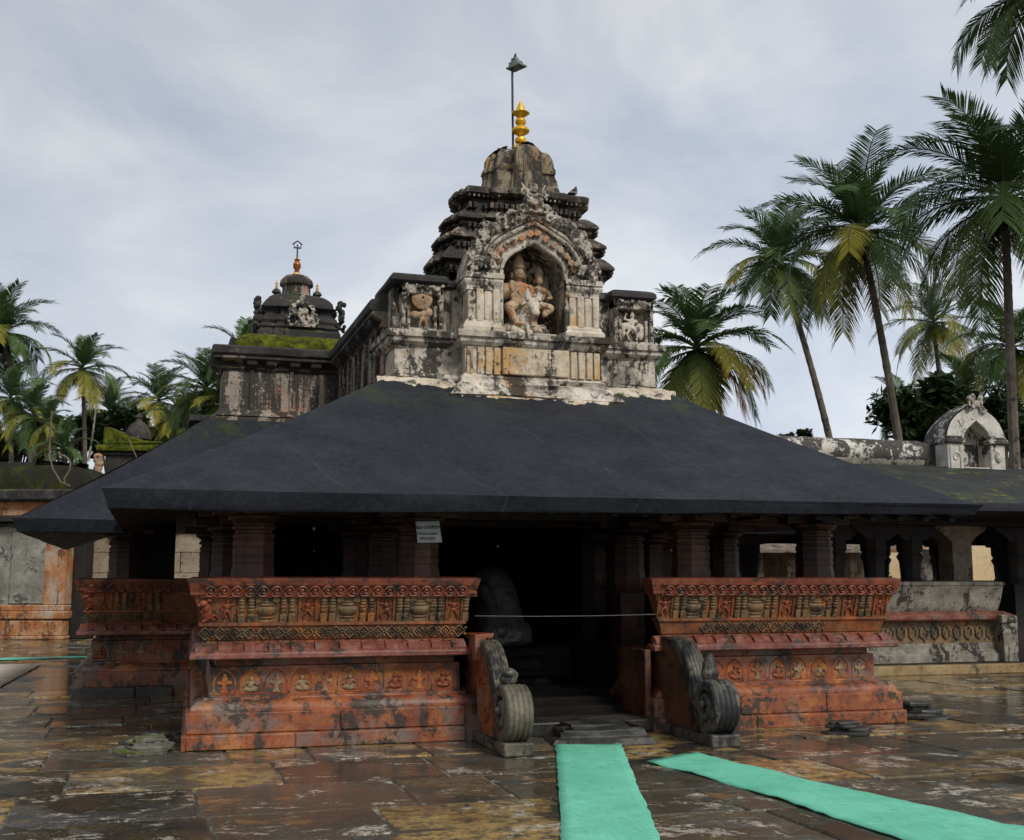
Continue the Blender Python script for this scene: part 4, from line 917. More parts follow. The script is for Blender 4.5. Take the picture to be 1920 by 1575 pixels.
def deity(cx, cz, s, cons, name):
    d = MB(); y = 2.56
    d.blob((cx, y, cz), (.145 * s, .09 * s, .17 * s)); d.blob((cx, y, cz + .09 * s), (.19 * s, .08 * s, .075 * s)); d.limb((cx, y, cz + .14 * s), (cx, y - .01, cz + .24 * s), .05 * s, .045 * s)
    d.blob((cx, y - .03, cz + .27 * s), (.082 * s, .08 * s, .105 * s)); d.blob((cx, y - .10 * s, cz + .26 * s), (.014 * s, .02 * s, .026 * s))
    for e_ in (-1, 1): d.blob((cx + e_ * .032 * s, y - .095 * s, cz + .285 * s), (.016 * s, .010, .007)); d.blob((cx + e_ * .09 * s, y, cz + .25 * s), (.02 * s, .03 * s, .05 * s))
    d.tube([(cx - .03 * s, y - .098 * s, cz + .215 * s), (cx, y - .108 * s, cz + .208 * s), (cx + .03 * s, y - .098 * s, cz + .215 * s)], .007 * s, 5)
    d.lathe((cx, y - .02, cz + .335 * s), [(.092 * s, 0), (.095 * s, .03 * s), (.08 * s, .04 * s), (.085 * s, .09 * s), (.06 * s, .15 * s), (.03 * s, .19 * s), (.012 * s, .22 * s)], 14)
    d.limb((cx - .17 * s, y, cz + .09 * s), (cx - .20 * s, y - .06, cz - .07 * s), .048 * s, .04 * s)
    if not cons:
        d.limb((cx - .20 * s, y - .06, cz - .07 * s), (cx - .13 * s, y - .16, cz - .0 * s), .04 * s, .03 * s)
        px, py, pz = cx - .13 * s, y - .18, cz + .03 * s           # raised palm with fingers
        d.blob((px, py, pz), (.036, .016, .045))
        for q, hh in ((-.026, .058), (-.009, .070), (.009, .066), (.026, .052)): d.limb((px + q, py, pz + .03), (px + q * 1.15, py - .004, pz + .03 + hh), .0105, .0085, 6)
        d.limb((px + .03, py, pz - .01), (px + .058, py - .01, pz + .03), .011, .008, 6)
        d.limb((cx - .19 * s, y + .02, cz + .1 * s), (cx - .29 * s, y, cz + .16 * s), .035, .03); d.limb((cx - .29 * s, y, cz + .16 * s), (cx - .25 * s, y - .02, cz + .27 * s), .03, .022)
    else:
        d.limb((cx - .20 * s, y - .06, cz - .07 * s), (cx - .06 * s, y - .14, cz - .10 * s), .04 * s, .03 * s)
        for e_ in (-1, 1): d.blob((cx + e_ * .07 * s, y - .085 * s, cz + .06 * s), (.05 * s, .045 * s, .05 * s))
    d.limb((cx + .17 * s, y, cz + .09 * s), (cx + .24 * s, y - .05, cz - .08 * s), .048 * s, .04 * s); d.limb((cx + .24 * s, y - .05, cz - .08 * s), (cx + .12 * s, y - .15, cz - .12 * s), .04 * s, .03 * s)
    return d
d = deity(4.12, 5.36, .98, False, '')
d.limb((4.06, 2.5, 5.19), (3.93, 2.36, 5.12), .085, .07); d.limb((3.93, 2.36, 5.12), (4.03, 2.36, 4.93), .065, .045); d.blob((4.06, 2.32, 4.90), (.055, .06, .028)); d.limb((4.18, 2.5, 5.19), (4.30, 2.42, 5.16), .08, .06)
d.build('deity', 'statue_stone', st, remesh=.009)
d = deity(4.41, 5.37, .68, True, ''); d.limb((4.36, 2.5, 5.2), (4.50, 2.38, 5.14), .075, .065); d.limb((4.5, 2.38, 5.14), (4.42, 2.36, 5.05), .06, .04)
d.build('consort', 'statue_stone', st, remesh=.009)

# ---- rear shrine tower
RT = thing('shrine_tower', 'round domed black shrine tower with an orange finial above the mossy roof ledge', 'tower', (2.32, 12.4, 5.4))
PCo = PC; PC = (2.32, 12.4)
m = MB(); m.sweep(crossp(.86, .80, .08), [(-.5, 3.5), (.05, 3.5), (.05, 6.6), (.0, 6.66), (.03, 6.70), (.0, 6.74), (-.03, 6.78), (.0, 6.84), (-.02, 6.90), (-.10, 6.96), (-.12, 7.0), (-.10, 7.06), (-.02, 7.12), (-.10, 7.15), (-.5, 7.2)], True, wob=.02, seglen=.2)
bs = m.build('tower_base', 'black_stone', RT, ang=35)
m = MB(); m.sweep(crossp(.74, .68, .05), [(-.45, 7.10), (.0, 7.10), (.01, 7.16), (-.02, 7.24), (-.08, 7.33), (-.18, 7.41), (-.32, 7.47), (-.45, 7.50)], True, wob=.02, seglen=.14); dm = m.build('lower_dome', 'black_stone', RT, ang=50)
m = MB(); m.lathe((*PC, 7.44), [(.38, 0), (.38, .03), (.30, .05), (.29, .25), (.33, .29)], 20); m.build('drum', 'streaked', RT)
m = MB(); m.lathe((*PC, 7.73), [(.345, 0), (.35, .03), (.33, .11), (.24, .20), (.10, .245), (.0, .25)], 24); m.build('upper_dome', 'plaster_dark', RT)
m = MB(); m.lathe((*PC, 7.965), [(.10, 0), (.09, .03), (.055, .06), (.05, .065)], 16); m.build('finial_base', 'gold_pale', RT)
m = MB(); m.lathe((*PC, 8.02), [(.045, 0), (.07, .02), (.03, .035), (.045, .05), (.07, .10), (.085, .13), (.07, .135), (.085, .17), (.07, .22), (.035, .25), (.07, .28), (.03, .29), (.02, .34)], 16); m.build('finial', 'copper', RT)
m = MB(); m.tube([(2.32, 12.4, 8.3), (2.32, 12.4, 8.55)], .016, 6); m.box(2.24, 12.38, 8.55, 2.40, 12.42, 8.575); m.tube([(2.22, 12.4, 8.63), (2.32, 12.4, 8.71), (2.42, 12.4, 8.63)], .016, 5); m.tube([(2.25, 12.4, 8.56), (2.25, 12.4, 8.63)], .008, 5); m.tube([(2.39, 12.4, 8.56), (2.39, 12.4, 8.63)], .008, 5); m.blob((2.32, 12.4, 8.61), (.02, .02, .025)); m.build('finial_bracket', 'iron', RT)
for s_ in (-1, 1):
    for y_ in (-.12,):
        x = 2.32 + s_ * .42; m = MB(); m.lathe((x, 12.4 + y_, 7.42), [(.10, 0), (.06, .04), (.06, .10), (.10, .11), (.085, .16), (.04, .20), (.0, .21)], 10); q = m.build('corner_turret', 'plaster_dark', RT)
        m = MB(); m.lathe((x, 12.4 + y_, 7.62), [(.03, 0), (.035, .03), (.018, .04), (.035, .06), (.018, .09), (.03, .11), (.004, .18)], 8); m.build('turret_finial', 'gold_pale', q)
m = MB(); r4 = random.Random(9)
curls(m, lambda t: (2.36 + .27 * cos(pi * t) * (1 - .0), 6.78 + .42 * sin(pi * t), cos(pi * t), sin(pi * t)), 16, .06, r4, 11.55, .03)
for i in range(36): m.blob((2.36 + r4.uniform(-.22, .22), 11.55, 6.76 + r4.uniform(0, .32)), (r4.uniform(.02, .05), .05, r4.uniform(.03, .07)), seg=6, rings=5)
m.blob((2.36, 11.55, 7.27), (.07, .06, .1)); m.box(2.1, 11.5, 6.68, 2.62, 11.65, 6.74); m.build('carved_gable', 'carved', RT, remesh=.016)
for s_ in (-1, 1):
    m = MB(); x = 2.32 + s_ * .84
    for i in range(16): m.blob((x + r4.uniform(-.07, .07), 11.66 + r4.uniform(-.06, .06), 6.68 + i * .038), (r4.uniform(.04, .08), .06, r4.uniform(.04, .07)), seg=6, rings=5)
    m.build('corner_carving', 'black_stone', RT, remesh=.018)
PC = PCo

# ---- things at the entrance
def balustrade(x0, w, y1, label, mat, facemat, medallion):
    # profile in (y,z): upper stem curls forward and down into a volute
    B = thing('scroll_balustrade', label, 'balustrade', (x0, -.6, 0), 'curled stone balustrades flanking the entrance')
    cy, cz = y1 + .20, .405
    stem = []
    stem_c = [(-.26, .95), (-.36, .935), (-.47, .885), (-.57, .80), (-.65, .69), (-.71, .57), (-.77, .45), (-.84, .335), (-.93, .235), (-1.02, .175)]
    vol = []
    r0 = .245
    a0 = math.atan2(stem_c[-1][1] - cz, stem_c[-1][0] - cy)
    for i in range(44):
        t = i / 43; a = a0 - t * 2 * pi * 1.9; rr_ = r0 * (1 - t * .86); vol.append((cy + rr_ * cos(a) * 1.0, cz + rr_ * sin(a)))
    path = stem_c + vol
    # smooth resample
    def width(i, n):
        t = i / n; return .115 if t < .2 else max(.040, .115 - .085 * (t - .2) / .6)
    # band cross-section: grooved across x, thickness in path normal
    n = len(path); m = MB(); K = 21; vs = []
    for i, (y, z) in enumerate(path):
        p0 = path[max(0, i - 1)]; p1 = path[min(n - 1, i + 1)]; dy, dz = p1[0] - p0[0], p1[1] - p0[1]; l = math.hypot(dy, dz); ny, nz = -dz / l, dy / l
        if i < len(stem_c): ny, nz = -ny, -nz
        else: ny, nz = (y - cy), (z - cz); q = math.hypot(ny, nz); ny /= q; nz /= q
        if i < len(stem_c):
            # outward = towards front/up
            if (ny * -1 + nz * .6) < 0: ny, nz = -ny, -nz
        bulge = .0
        th = width(i, n) * .5
        xi = x0 - (.012 * 0); wi = w
        if i >= len(stem_c): 
            t = (i - len(stem_c)) / 43; xi = x0 - .03 - .02 * t; wi = w + .06 + .04 * t
        for k in range(K):
            u = k / (K - 1); gr = .014 * abs(sin(u * pi * 5)) ; edge = .02 * (1 - (2 * abs(u - .5)) ** 6)
            d_ = th + gr + edge - .02
            vs.append((xi + wi * u, y + ny * d_, z + nz * d_))
        for k in range(K):
            u = 1 - k / (K - 1); vs.append((xi + wi * u, y - ny * th, z - nz * th))
    W2 = 2 * K
    fs = [(i * W2 + k, i * W2 + (k + 1) % W2, (i + 1) * W2 + (k + 1) % W2, (i + 1) * W2 + k) for i in range(n - 1) for k in range(W2)]
    fs += [tuple(range(W2 - 1, -1, -1)), tuple((n - 1) * W2 + k for k in range(W2))]
    m.add(vs, fs); m.build('scroll_band', mat, B, ang=45)
    m = MB(); m.lathe((0, 0, 0), [(.09, 0), (.09, .01)], 3) if False else None
    m.tube([(x0 + .05, cy, cz), (x0 + w - .05, cy, cz)], .19, 16); m.blob((x0 - .04, cy, cz), (.05, .04, .045)); m.tube([(x0 - .02, cy, cz), (x0 + .1, cy, cz)], .035, 10); m.build('volute_eye', mat, B)
    m = MB(); m.m = Matrix.Translation((x0 + w * .5, cy + .155, cz + .27)) @ Matrix.Rotation(R(12), 4, 'X')
    if medallion: m.blob((0, 0, .0), (.09, .075, .07)); m.blob((0, -.02, .07), (.075, .06, .045)); m.blob((0.02, .02, .035), (.09, .05, .05))
    else: m.blob((0, -.02, .0), (.10, .085, .07)); m.lathe((0, 0, .0), [(.055, 0), (.075, .05), (.072, .10), (.055, .16), (.030, .205), (.006, .225)], 12); m.blob((0, -.05, .03), (.09, .06, .05))
    m.build('bud', mat, B, remesh=.012)
    # solid side slab behind the stem
    m = MB(); poly = [(.40, .0), (.40, .86), (.30, .93), (.15, .985), (.0, 1.01), (-.14, 1.0), (-.24, .975)] + [(a + .03, b - .02) for a, b in stem_c] + [(cy, .14), (cy, .0)]
    m.prismx(poly, x0 + .035, x0 + w - .035); m.build('side_slab', facemat, B, bevel=.01)
    m = MB(); m.box(x0 - .05, y1 - .0, .0, x0 + w + .05, y1 + .28, .125); m.box(x0 - .02, y1 + .25, .0, x0 + w + .03, .1, .10); m.build('base_block', mat, B, bevel=.018)
    if medallion:
        m = MB()
        for q in range(7):
            rr_ = .235 - q * .034; m.tube([(x0 + .03 - .006 * (q % 2), -.31 + 1.0 * rr_ * cos(a * pi / 12), .45 + 1.02 * rr_ * sin(a * pi / 12)) for a in range(25)], .013, 6, False)
        for a in range(30): m.blob((x0 + .03, -.31 + .215 * cos(a * pi / 15), .45 + 1.02 * .215 * sin(a * pi / 15)), (.016, .014, .014), seg=6, rings=4)
        m.blob((x0 + .035, -.31, .45), (.02, .24, .24)); m.build('medallion', 'red', B)
        m = MB(); m.box(x0 - .03, -.20, .80, x0 + .08, .08, 1.03); m.build('bracket_block', 'red', B, bevel=.01)
        m = MB(); m.box(x0 - .02, -.13, 1.02, x0 + w, .3, 1.07, .01, rr); m.build('cap_stone', 'red_band', B, bevel=.012)
    return B
balustrade(2.835, .19, -1.30, 'left stone balustrade with ribbed pale grey scroll and concentric ring medallion', 'scroll', 'red', True)
balustrade(4.93, .21, -1.30, 'right stone balustrade with blackened scroll, pointed bud and plain brown side', 'scroll_dark', 'brownface', False)
# jamb stones behind the balustrades
m = MB(); m.box(4.80, .1, .0, 4.87, .9, .86, .006, rr); m.build('entrance_jamb', 'brownface', T, bevel=.01)
sl = MB(); sl.box(2.95, -.0, 0, 4.83, .45, .145, .012, rr); tag(sl.build('stone_step', 'dark_stone', bevel=.02, base=(3.9, .2, 0)), 'long low black stone step lying across the temple entrance', 'step')
ss = MB(); ss.sweep([(3.50, -.66), (4.46, -.84), (4.54, -.26), (3.60, -.10)], [(-.2, .0), (.04, .0), (.0, .06), (-.05, .075), (-.07, .14), (-.12, .165), (-.2, .175)], True, wob=.04, seglen=.08); ss.box(3.68, -.58, .0, 4.34, -.30, .172, .02, rr)
tag(ss.build('stepping_stone', 'dark_stone', base=(3.95, -.45, 0), bevel=.006), 'wet black stepping stone in front of the entrance step', 'stone')
def rock(cx, cy, sx, sy, h, rot, name, label, mat, seed):
    r = random.Random(seed); m = MB(); m.m = Matrix.Translation((cx, cy, 0)) @ Matrix.Rotation(rot, 4, 'Z')
    z = -.03; n = 22; k = 5
    for L_ in range(k):
        f = 1 - .13 * L_; hh = (h + .03) / k
        ox, oy = r.uniform(-.07, .07), r.uniform(-.05, .05); a_ = r.uniform(-.12, .12); R1 = [1 + a_ * cos(2 * pi * i / n + L_) + .42 * mn.noise(Vector((cos(2 * pi * i / n) * 1.5 + L_ * .3, sin(2 * pi * i / n) * 1.5, seed))) + r.uniform(-.03, .03) for i in range(n)]
        ring = lambda q, zz: [(ox + sx * f * q * R1[i] * cos(2 * pi * i / n), oy + sy * f * q * R1[i] * sin(2 * pi * i / n), zz + r.uniform(-.006, .006)) for i in range(n)]
        vs = ring(1.0, z) + ring(1.02, z + hh * .6) + ring(.93, z + hh); m.add(vs, [(i, (i + 1) % n, n + (i + 1) % n, n + i) for i in range(n)] + [(n + i, n + (i + 1) % n, 2 * n + (i + 1) % n, 2 * n + i) for i in range(n)] + [tuple(2 * n + i for i in range(n))]); z += hh * .97
    return tag(m.build(name, mat, base=(cx, cy, 0), ang=28), label, 'rock')
rock(6.78, -.62, .34, .22, .13, .05, 'rock', 'layered black rock on the paving before the right plinth', 'dark_stone', 3)
rock(8.40, .35, .38, .26, .20, -.1, 'rock', 'grey and black rock lump at the right plinth corner', 'dark_stone', 5)
M['mossy_rock'] = wmat('mossy_grey_rock', (.10, .10, .085), (.20, .19, .16), (.30, .28, .23), sc=4, mold=.4, moss=.55, bump=.9)
rock(-.36, .12, .30, .34, .14, .3, 'rock', 'flaking grey rock with green moss beside the left plinth corner', 'mossy_rock', 8)
rock(-.30, .72, .26, .26, .10, .3, 'rock', 'small dark rock behind the mossy one by the left plinth', 'dark_stone', 11)
# rope across the entrance
m = MB(); m.tube([(2.86, .02, 1.245), (3.5, .01, 1.235), (4.2, .0, 1.235), (4.88, .0, 1.245)], .004, 6); tag(m.build('rope', 'rope', base=(3.9, 0, 1.24)), 'thin pale rope stretched across the dark entrance between the parapets', 'rope')
# paper notice on the second pillar
nt_ = thing('paper_notice', 'white handwritten paper notice stuck on the pillar left of the entrance', 'notice', (2.43, .34, 2.12))
m = MB(); cx, cz = 2.435, 2.12; vs = []
for j in range(7):
    for i in range(7):
        a, b_ = i / 6 - .5, j / 6 - .5; vs.append((cx + a * .268 * (1 - .04 * (b_ + .5)) - b_ * .03, .345 + .012 * cos(a * 3) + .004 * sin(b_ * 9), cz + b_ * .228 + a * .008))
m.add(vs, [(j * 7 + i, j * 7 + i + 1, (j + 1) * 7 + i + 1, (j + 1) * 7 + i) for j in range(6) for i in range(6)])
o = m.build('sheet', 'paper', nt_); s_ = o.modifiers.new('th', 'SOLIDIFY'); s_.thickness = .002
def text_mesh(txt, size, loc, par):
    cu = bpy.data.curves.new('writing', 'FONT'); cu.body = txt; cu.size = size; cu.offset = size * .012; cu.extrude = .0005; cu.align_x = 'CENTER'
    o = bpy.data.objects.new('writing', cu); COL.objects.link(o); dg = bpy.context.evaluated_depsgraph_get()
    me = bpy.data.meshes.new_from_object(o.evaluated_get(dg)); COL.objects.unlink(o); bpy.data.objects.remove(o)
    o = bpy.data.objects.new('writing', me); COL.objects.link(o); me.materials.clear(); me.materials.append(M['ink'])
    o.parent = par; w = par['_wo']; o.location = [loc[i] - w[i] for i in range(3)]; o.rotation_euler = (R(90), 0, R(1)); return o
text_mesh('ಕಾಲು ಬಿಸಿಸ್ತರ', .050, (2.435, .332, 2.150), nt_); text_mesh('ಎಲ್ಲರೂ ಮಾಹಿತಿ', .030, (2.415, .332, 2.090), nt_); text_mesh('ನಿರ್ವಹಣೆ', .036, (2.42, .332, 2.037), nt_)
# little hanging lamps inside
for i, (x, y, z, rad, lb) in enumerate(((1.35, 1.3, 2.18, .018, 'small round pale lamp hanging in the dark bay between the left pillars'), (1.36, 1.32, 1.93, .007, 'tiny glinting metal bell hanging below the round lamp'), (3.45, 1.2, 2.0, .010, 'tiny metal bell hanging in the dark above the entrance rope'))):
    l = thing('hanging_lamp' if i == 0 else 'hanging_bell', lb, 'lamp' if i == 0 else 'bell', (x, y, z)); m = MB(); m.blob((x, y, z), (rad, rad, rad * 1.1)); m.build('globe', 'paper', l); m = MB(); m.tube([(x, y, z + rad), (x, y, 2.55)], .003, 4); m.build('cord', 'iron', l)
# dark statue inside, seen from the side, on a moulded pedestal
ds = thing('seated_statue', 'large black draped stone statue on a moulded pedestal in the shade inside the entrance', 'statue', (3.7, 2.2, .6))
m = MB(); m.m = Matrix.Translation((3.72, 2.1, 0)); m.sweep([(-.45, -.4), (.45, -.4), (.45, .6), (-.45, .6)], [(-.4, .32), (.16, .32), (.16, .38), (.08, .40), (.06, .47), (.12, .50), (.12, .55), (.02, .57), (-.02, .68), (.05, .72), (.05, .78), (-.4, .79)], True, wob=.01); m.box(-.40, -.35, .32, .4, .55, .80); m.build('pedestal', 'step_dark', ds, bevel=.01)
m = MB(); x, y = 3.72, 2.15
m.blob((x, y + .1, 1.25), (.30, .34, .52), seg=16, rings=12); m.limb((x + .06, y - .05, 1.35), (x + .16, y - .28, .95), .20, .15); m.limb((x - .15, y - .05, 1.30), (x - .20, y - .28, .95), .16, .14); m.blob((x + .10, y - .2, .90), (.30, .22, .10), seg=16); m.blob((x + .28, y - .25, .98), (.09, .12, .14)); m.blob((x - .15, y - .2, .92), (.22, .2, .12)); m.blob((x - .05, y + .12, 1.55), (.24, .28, .24)); m.limb((x - .2, y - .1, 1.5), (x - .05, y - .3, 1.0), .09, .12); m.limb((x + .2, y - .3, .88), (x - .1, y - .36, .86), .06, .05)
m.build('body', 'dark_stone', ds, remesh=.02)
# ================================================================== RIGHT: low pillared hall
HL = thing('pillared_hall', 'low open pillared stone hall with a mossy black roof and plain grey parapet', 'hall', (14, 8, 0))
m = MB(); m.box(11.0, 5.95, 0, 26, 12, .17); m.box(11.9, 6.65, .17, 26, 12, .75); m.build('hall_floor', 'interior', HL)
m = MB(); m.box(9.6, 5.75, 0, 22, 6.1, .16, .01, rr); o = m.build('kerb', 'yellowstone', HL, bevel=.02)
RP = [(11.5, 9.0), (11.5, 6.30), (14.62, 6.30), (14.62, 6.7)]
m = MB(); m.sweep(RP, [(-.4, .17), (.06, .17), (.06, .30), (.02, .32), (.02, .36), (-.03, .38), (-.03, .50), (-.4, .50)], wob=.008, seglen=.4); b_ = m.build('parapet_base', 'granite', HL, bevel=.006)
m = MB(); m.sweep(RP, [(-.4, .50), (-.05, .50), (-.05, .86), (-.02, .90), (-.4, .90)], wob=.006, seglen=.4); lt = m.build('lattice_course', 'olive', HL, bevel=.004)
for i in range(11):
    x = 11.95 + i * .235; m = MB(); m.tube([(x + .085 * cos(a * pi / 3 + .5), 6.335, .69 + .12 * sin(a * pi / 3 + .5)) for a in range(7)], .018, 5, False); m.tube([(x - .05, 6.335, .62), (x + .05, 6.335, .76)], .012, 5); m.build('lattice_rosette', 'greyband', lt)
m = MB(); m.sweep(RP, [(-.4, .90), (.08, .905), (.10, .93), (.10, 1.0), (.04, 1.03), (-.02, 1.06), (-.4, 1.06)], wob=.008, seglen=.4); m.build('parapet_ledge', 'ledge', HL, bevel=.004)
m = MB(); m.sweep(RP, [(-.4, 1.06), (-.10, 1.06), (-.06, 1.14), (-.06, 1.16), (.0, 1.52), (.02, 1.53), (.02, 1.585), (-.05, 1.60), (-.25, 1.60), (-.4, 1.3)], wob=.006, seglen=.4); m.build('parapet', 'granite', HL, bevel=.004)
m = MB(); m.box(14.40, 6.10, .16, 14.72, 6.45, .95, .012, rr); m.box(14.36, 6.08, .86, 14.70, 6.4, 1.0, .015, rr); m.build('end_post', 'granite', HL, bevel=.015)
def hpillar(x, y, mat='interior', w=.21, z0=.7, par=HL):
    m = MB(); m.box(x - w, y - w, z0, x + w, y + w, 1.55); m.lathe((x, y, 1.55), [(w * 1.25, 0), (w * 1.1, .05), (w * .9, .12), (w * 1.0, .4), (w * 1.25, .5), (w * 1.0, .56), (w * 1.2, .62), (w * 1.2, .9)], 8, rot=pi / 8) if mat == 'interior' else m.box(x - w * .97, y - w * .97, 1.5, x + w * .97, y + w * .97, 2.6)
    o = m.build('pillar', mat, par, bevel=.01)
    m = MB(); m.prism([(x - .55, 2.62), (x - .55, 2.56), (x - .30, 2.40), (x - .25, 2.34), (x + .25, 2.34), (x + .30, 2.40), (x + .55, 2.56), (x + .55, 2.62)], y - w, y + w); m.build('pillar_bracket', mat, o, bevel=.01)
for x, y, mt in ((12.2, 6.75, 'interior'), (13.0, 6.8, 'interior'), (13.95, 6.75, 'granite_brown'), (15.4, 6.9, 'interior'), (16.9, 6.9, 'interior'), (11.4, 6.8, 'interior'), (16.0, 9.9, 'interior'), (17.6, 9.9, 'interior'), (14.4, 9.8, 'interior'), (13.0, 9.8, 'interior'), (11.2, 9.6, 'interior'), (19.2, 6.9, 'interior')): hpillar(x, y, mt, .22 if mt == 'granite_brown' else .20)  # shaded pillars get the near-black stone, the lit one the paler stone
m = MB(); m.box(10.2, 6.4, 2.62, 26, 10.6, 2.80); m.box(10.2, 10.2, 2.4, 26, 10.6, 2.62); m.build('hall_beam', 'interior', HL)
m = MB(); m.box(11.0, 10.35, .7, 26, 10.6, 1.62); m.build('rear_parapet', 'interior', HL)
m = MB()
roof_surface(m, ((9.9, 5.0, 2.93), (27, 5.0, 2.93), (27, 8.35, 3.92), (9.9, 8.35, 3.92)), 40, 8, sag=.03)
roof_surface(m, ((27, 11.6, 2.93), (9.9, 11.6, 2.93), (9.9, 8.35, 3.92), (27, 8.35, 3.92)), 30, 5, sag=.03)
hr = m.build('hall_roof', 'roof_moss', HL, ang=20)
m = MB(); m.sweep([(9.9, 11.6), (9.9, 5.0), (27, 5.0), (27, 11.6)], [(-.03, 2.945), (.0, 2.93), (.015, 2.90), (.015, 2.80), (-.02, 2.775), (-.9, 2.70), (-.9, 2.85)], wob=.01, seglen=.5); m.build('hall_eave', 'roof', hr, ang=30)
m = MB(); m.add([(9.9, 8.35, 3.9), (9.9, 11.6, 2.93), (9.9, 5, 2.93)], [(0, 1, 2)]); m.build('hall_gable', 'roof', hr)
# long rounded parapet wall and shrine on the hall roof
LW = thing('roof_wall', 'long low white wall with rounded black-blotched top on the hall roof', 'wall', (12.5, 8.8, 3.8))
m = MB(); m.sweep([(10.3, 9.4), (10.3, 8.75), (15.0, 8.75), (15.0, 9.4)], [(-.3, 3.7), (.0, 3.7), (.0, 3.93), (.03, 3.95), (-.3, 3.96)], wob=.02, seglen=.3); m.build('wall_base', 'plaster_dark', LW)
m = MB(); m.sweep([(10.3, 9.4), (10.3, 8.75), (15.0, 8.75), (15.0, 9.4)], [(-.3, 3.96), (.05, 3.96), (.07, 4.0), (.07, 4.08), (-.3, 4.10)], wob=.012, seglen=.3); m.build('wall_string', 'granite', LW)
m = MB(); m.sweep([(10.3, 9.4), (10.3, 8.75), (15.0, 8.75), (15.0, 9.4)], [(-.3, 4.08), (.03, 4.085), (.06, 4.14), (.06, 4.24), (.02, 4.36), (-.06, 4.45), (-.16, 4.50), (-.3, 4.51)], wob=.02, seglen=.2); m.build('rounded_coping', 'white_black', LW, ang=45)
SH = thing('roof_shrine', 'white plaster shrine niche with curved barrel roof and black stains on the hall roof', 'shrine', (15.7, 8.3, 3.8))
m = MB(); X0, Yf = 15.06, 8.25; Xc = X0 + .70
m.box(X0, Yf, 3.78, X0 + .35, Yf + .6, 4.40); m.box(X0 + 1.05, Yf, 3.78, X0 + 1.40, Yf + .6, 4.40); m.box(X0 + .36, Yf + .42, 3.78, X0 + 1.04, Yf + .6, 5.0); m.box(X0 + .36, Yf + .03, 3.78, X0 + 1.04, Yf + .6, 3.92)
m.box(X0 + .035, Yf - .03, 3.84, X0 + .10, Yf + .1, 4.36); m.box(X0 + .28, Yf - .03, 3.84, X0 + .345, Yf + .1, 4.36)
sb = m.build('shrine_body', 'white_clean', SH, bevel=.02)
UCs = UC; UC = Xc
def arcs(hw, z0, h, pk, n=20): return [(Xc + hw * cos(pi - pi * i / n), z0 + h * sin(pi * i / n) + pk * max(0, 1 - abs(cos(pi * i / n)) / .5) ** 1.4) for i in range(n + 1)]
I_, O_ = arcs(.36, 4.40, .42, .08), arcs(.72, 4.42, .72, .10); m = MB(); N = len(I_)
m.add([(x, Yf, z) for x, z in I_] + [(x, Yf, z) for x, z in O_] + [(x, Yf + .5, z) for x, z in I_], [(i, i + 1, N + i + 1, N + i) for i in range(N - 1)] + [(i, i + 1, 2 * N + i + 1, 2 * N + i) for i in range(N - 1)])
m.tube([(x, Yf - .01, z) for x, z in I_], .03, 6); m.build('shrine_arch', 'white_clean', SH)
m = MB(); ic = arcs(.745, 4.42, .745, .10); bk = [(Xc + (x - Xc) * .95, z - .03) for x, z in ic]
vs = [(x, Yf + .0, z) for x, z in ic] + [(x, Yf + .55, z - .02) for x, z in ic] + [(x, Yf + .8, z - .1) for x, z in bk]
m.add(vs, [(i, i + 1, N + i + 1, N + i) for i in range(N - 1)] + [(N + i, N + i + 1, 2 * N + i + 1, 2 * N + i) for i in range(N - 1)] + [tuple(2 * N + i for i in range(N))]); m.box(X0 - .02, Yf + .4, 3.8, X0 + 1.42, Yf + .8, 4.43); m.build('barrel_roof', 'white_black', SH, ang=60)
m = MB()
for x0_, x1_ in ((X0 - .04, X0 + .42), (X0 + .99, X0 + 1.45)): m.box(x0_, Yf - .06, 4.40, x1_, Yf + .3, 4.50); m.box(x0_ + .03, Yf - .035, 4.50, x1_ - .03, Yf + .3, 4.55)
m.build('shrine_capital', 'white_black', SH, bevel=.02)
m = MB(); r5 = random.Random(2)
for i in range(18): m.blob((Xc + r5.uniform(-.16, .16), Yf - .02, 5.12 + r5.uniform(0, .26)), (r5.uniform(.03, .07),) * 3, seg=7, rings=5)
spiral(m, Xc - .17, 5.12, Yf - .04, .09, .02, 1.2, 0, .03); spiral(m, Xc + .17, 5.12, Yf - .04, .09, .02, 1.2, 0, .03, -1); m.build('crown_mask', 'carved', SH, remesh=.016)
m = MB(); spiral(m, X0 + .19, 4.12, Yf - .01, .10, .03, 1.3, 0, .018); m.blob((Xc - .1, Yf + .4, 4.35), (.12, .06, .12)); m.blob((Xc - .05, Yf + .4, 4.12), (.15, .07, .18)); m.blob((X0 + 1.22, Yf - .02, 4.15), (.09, .05, .13)); m.blob((X0 + 1.2, Yf - .03, 4.22), (.05, .05, .05)); spiral(m, X0 + 1.24, 4.1, Yf - .02, .08, .02, 1, 0, .02); m.build('shrine_relief', 'white_clean', SH, remesh=.014)
UC = UCs
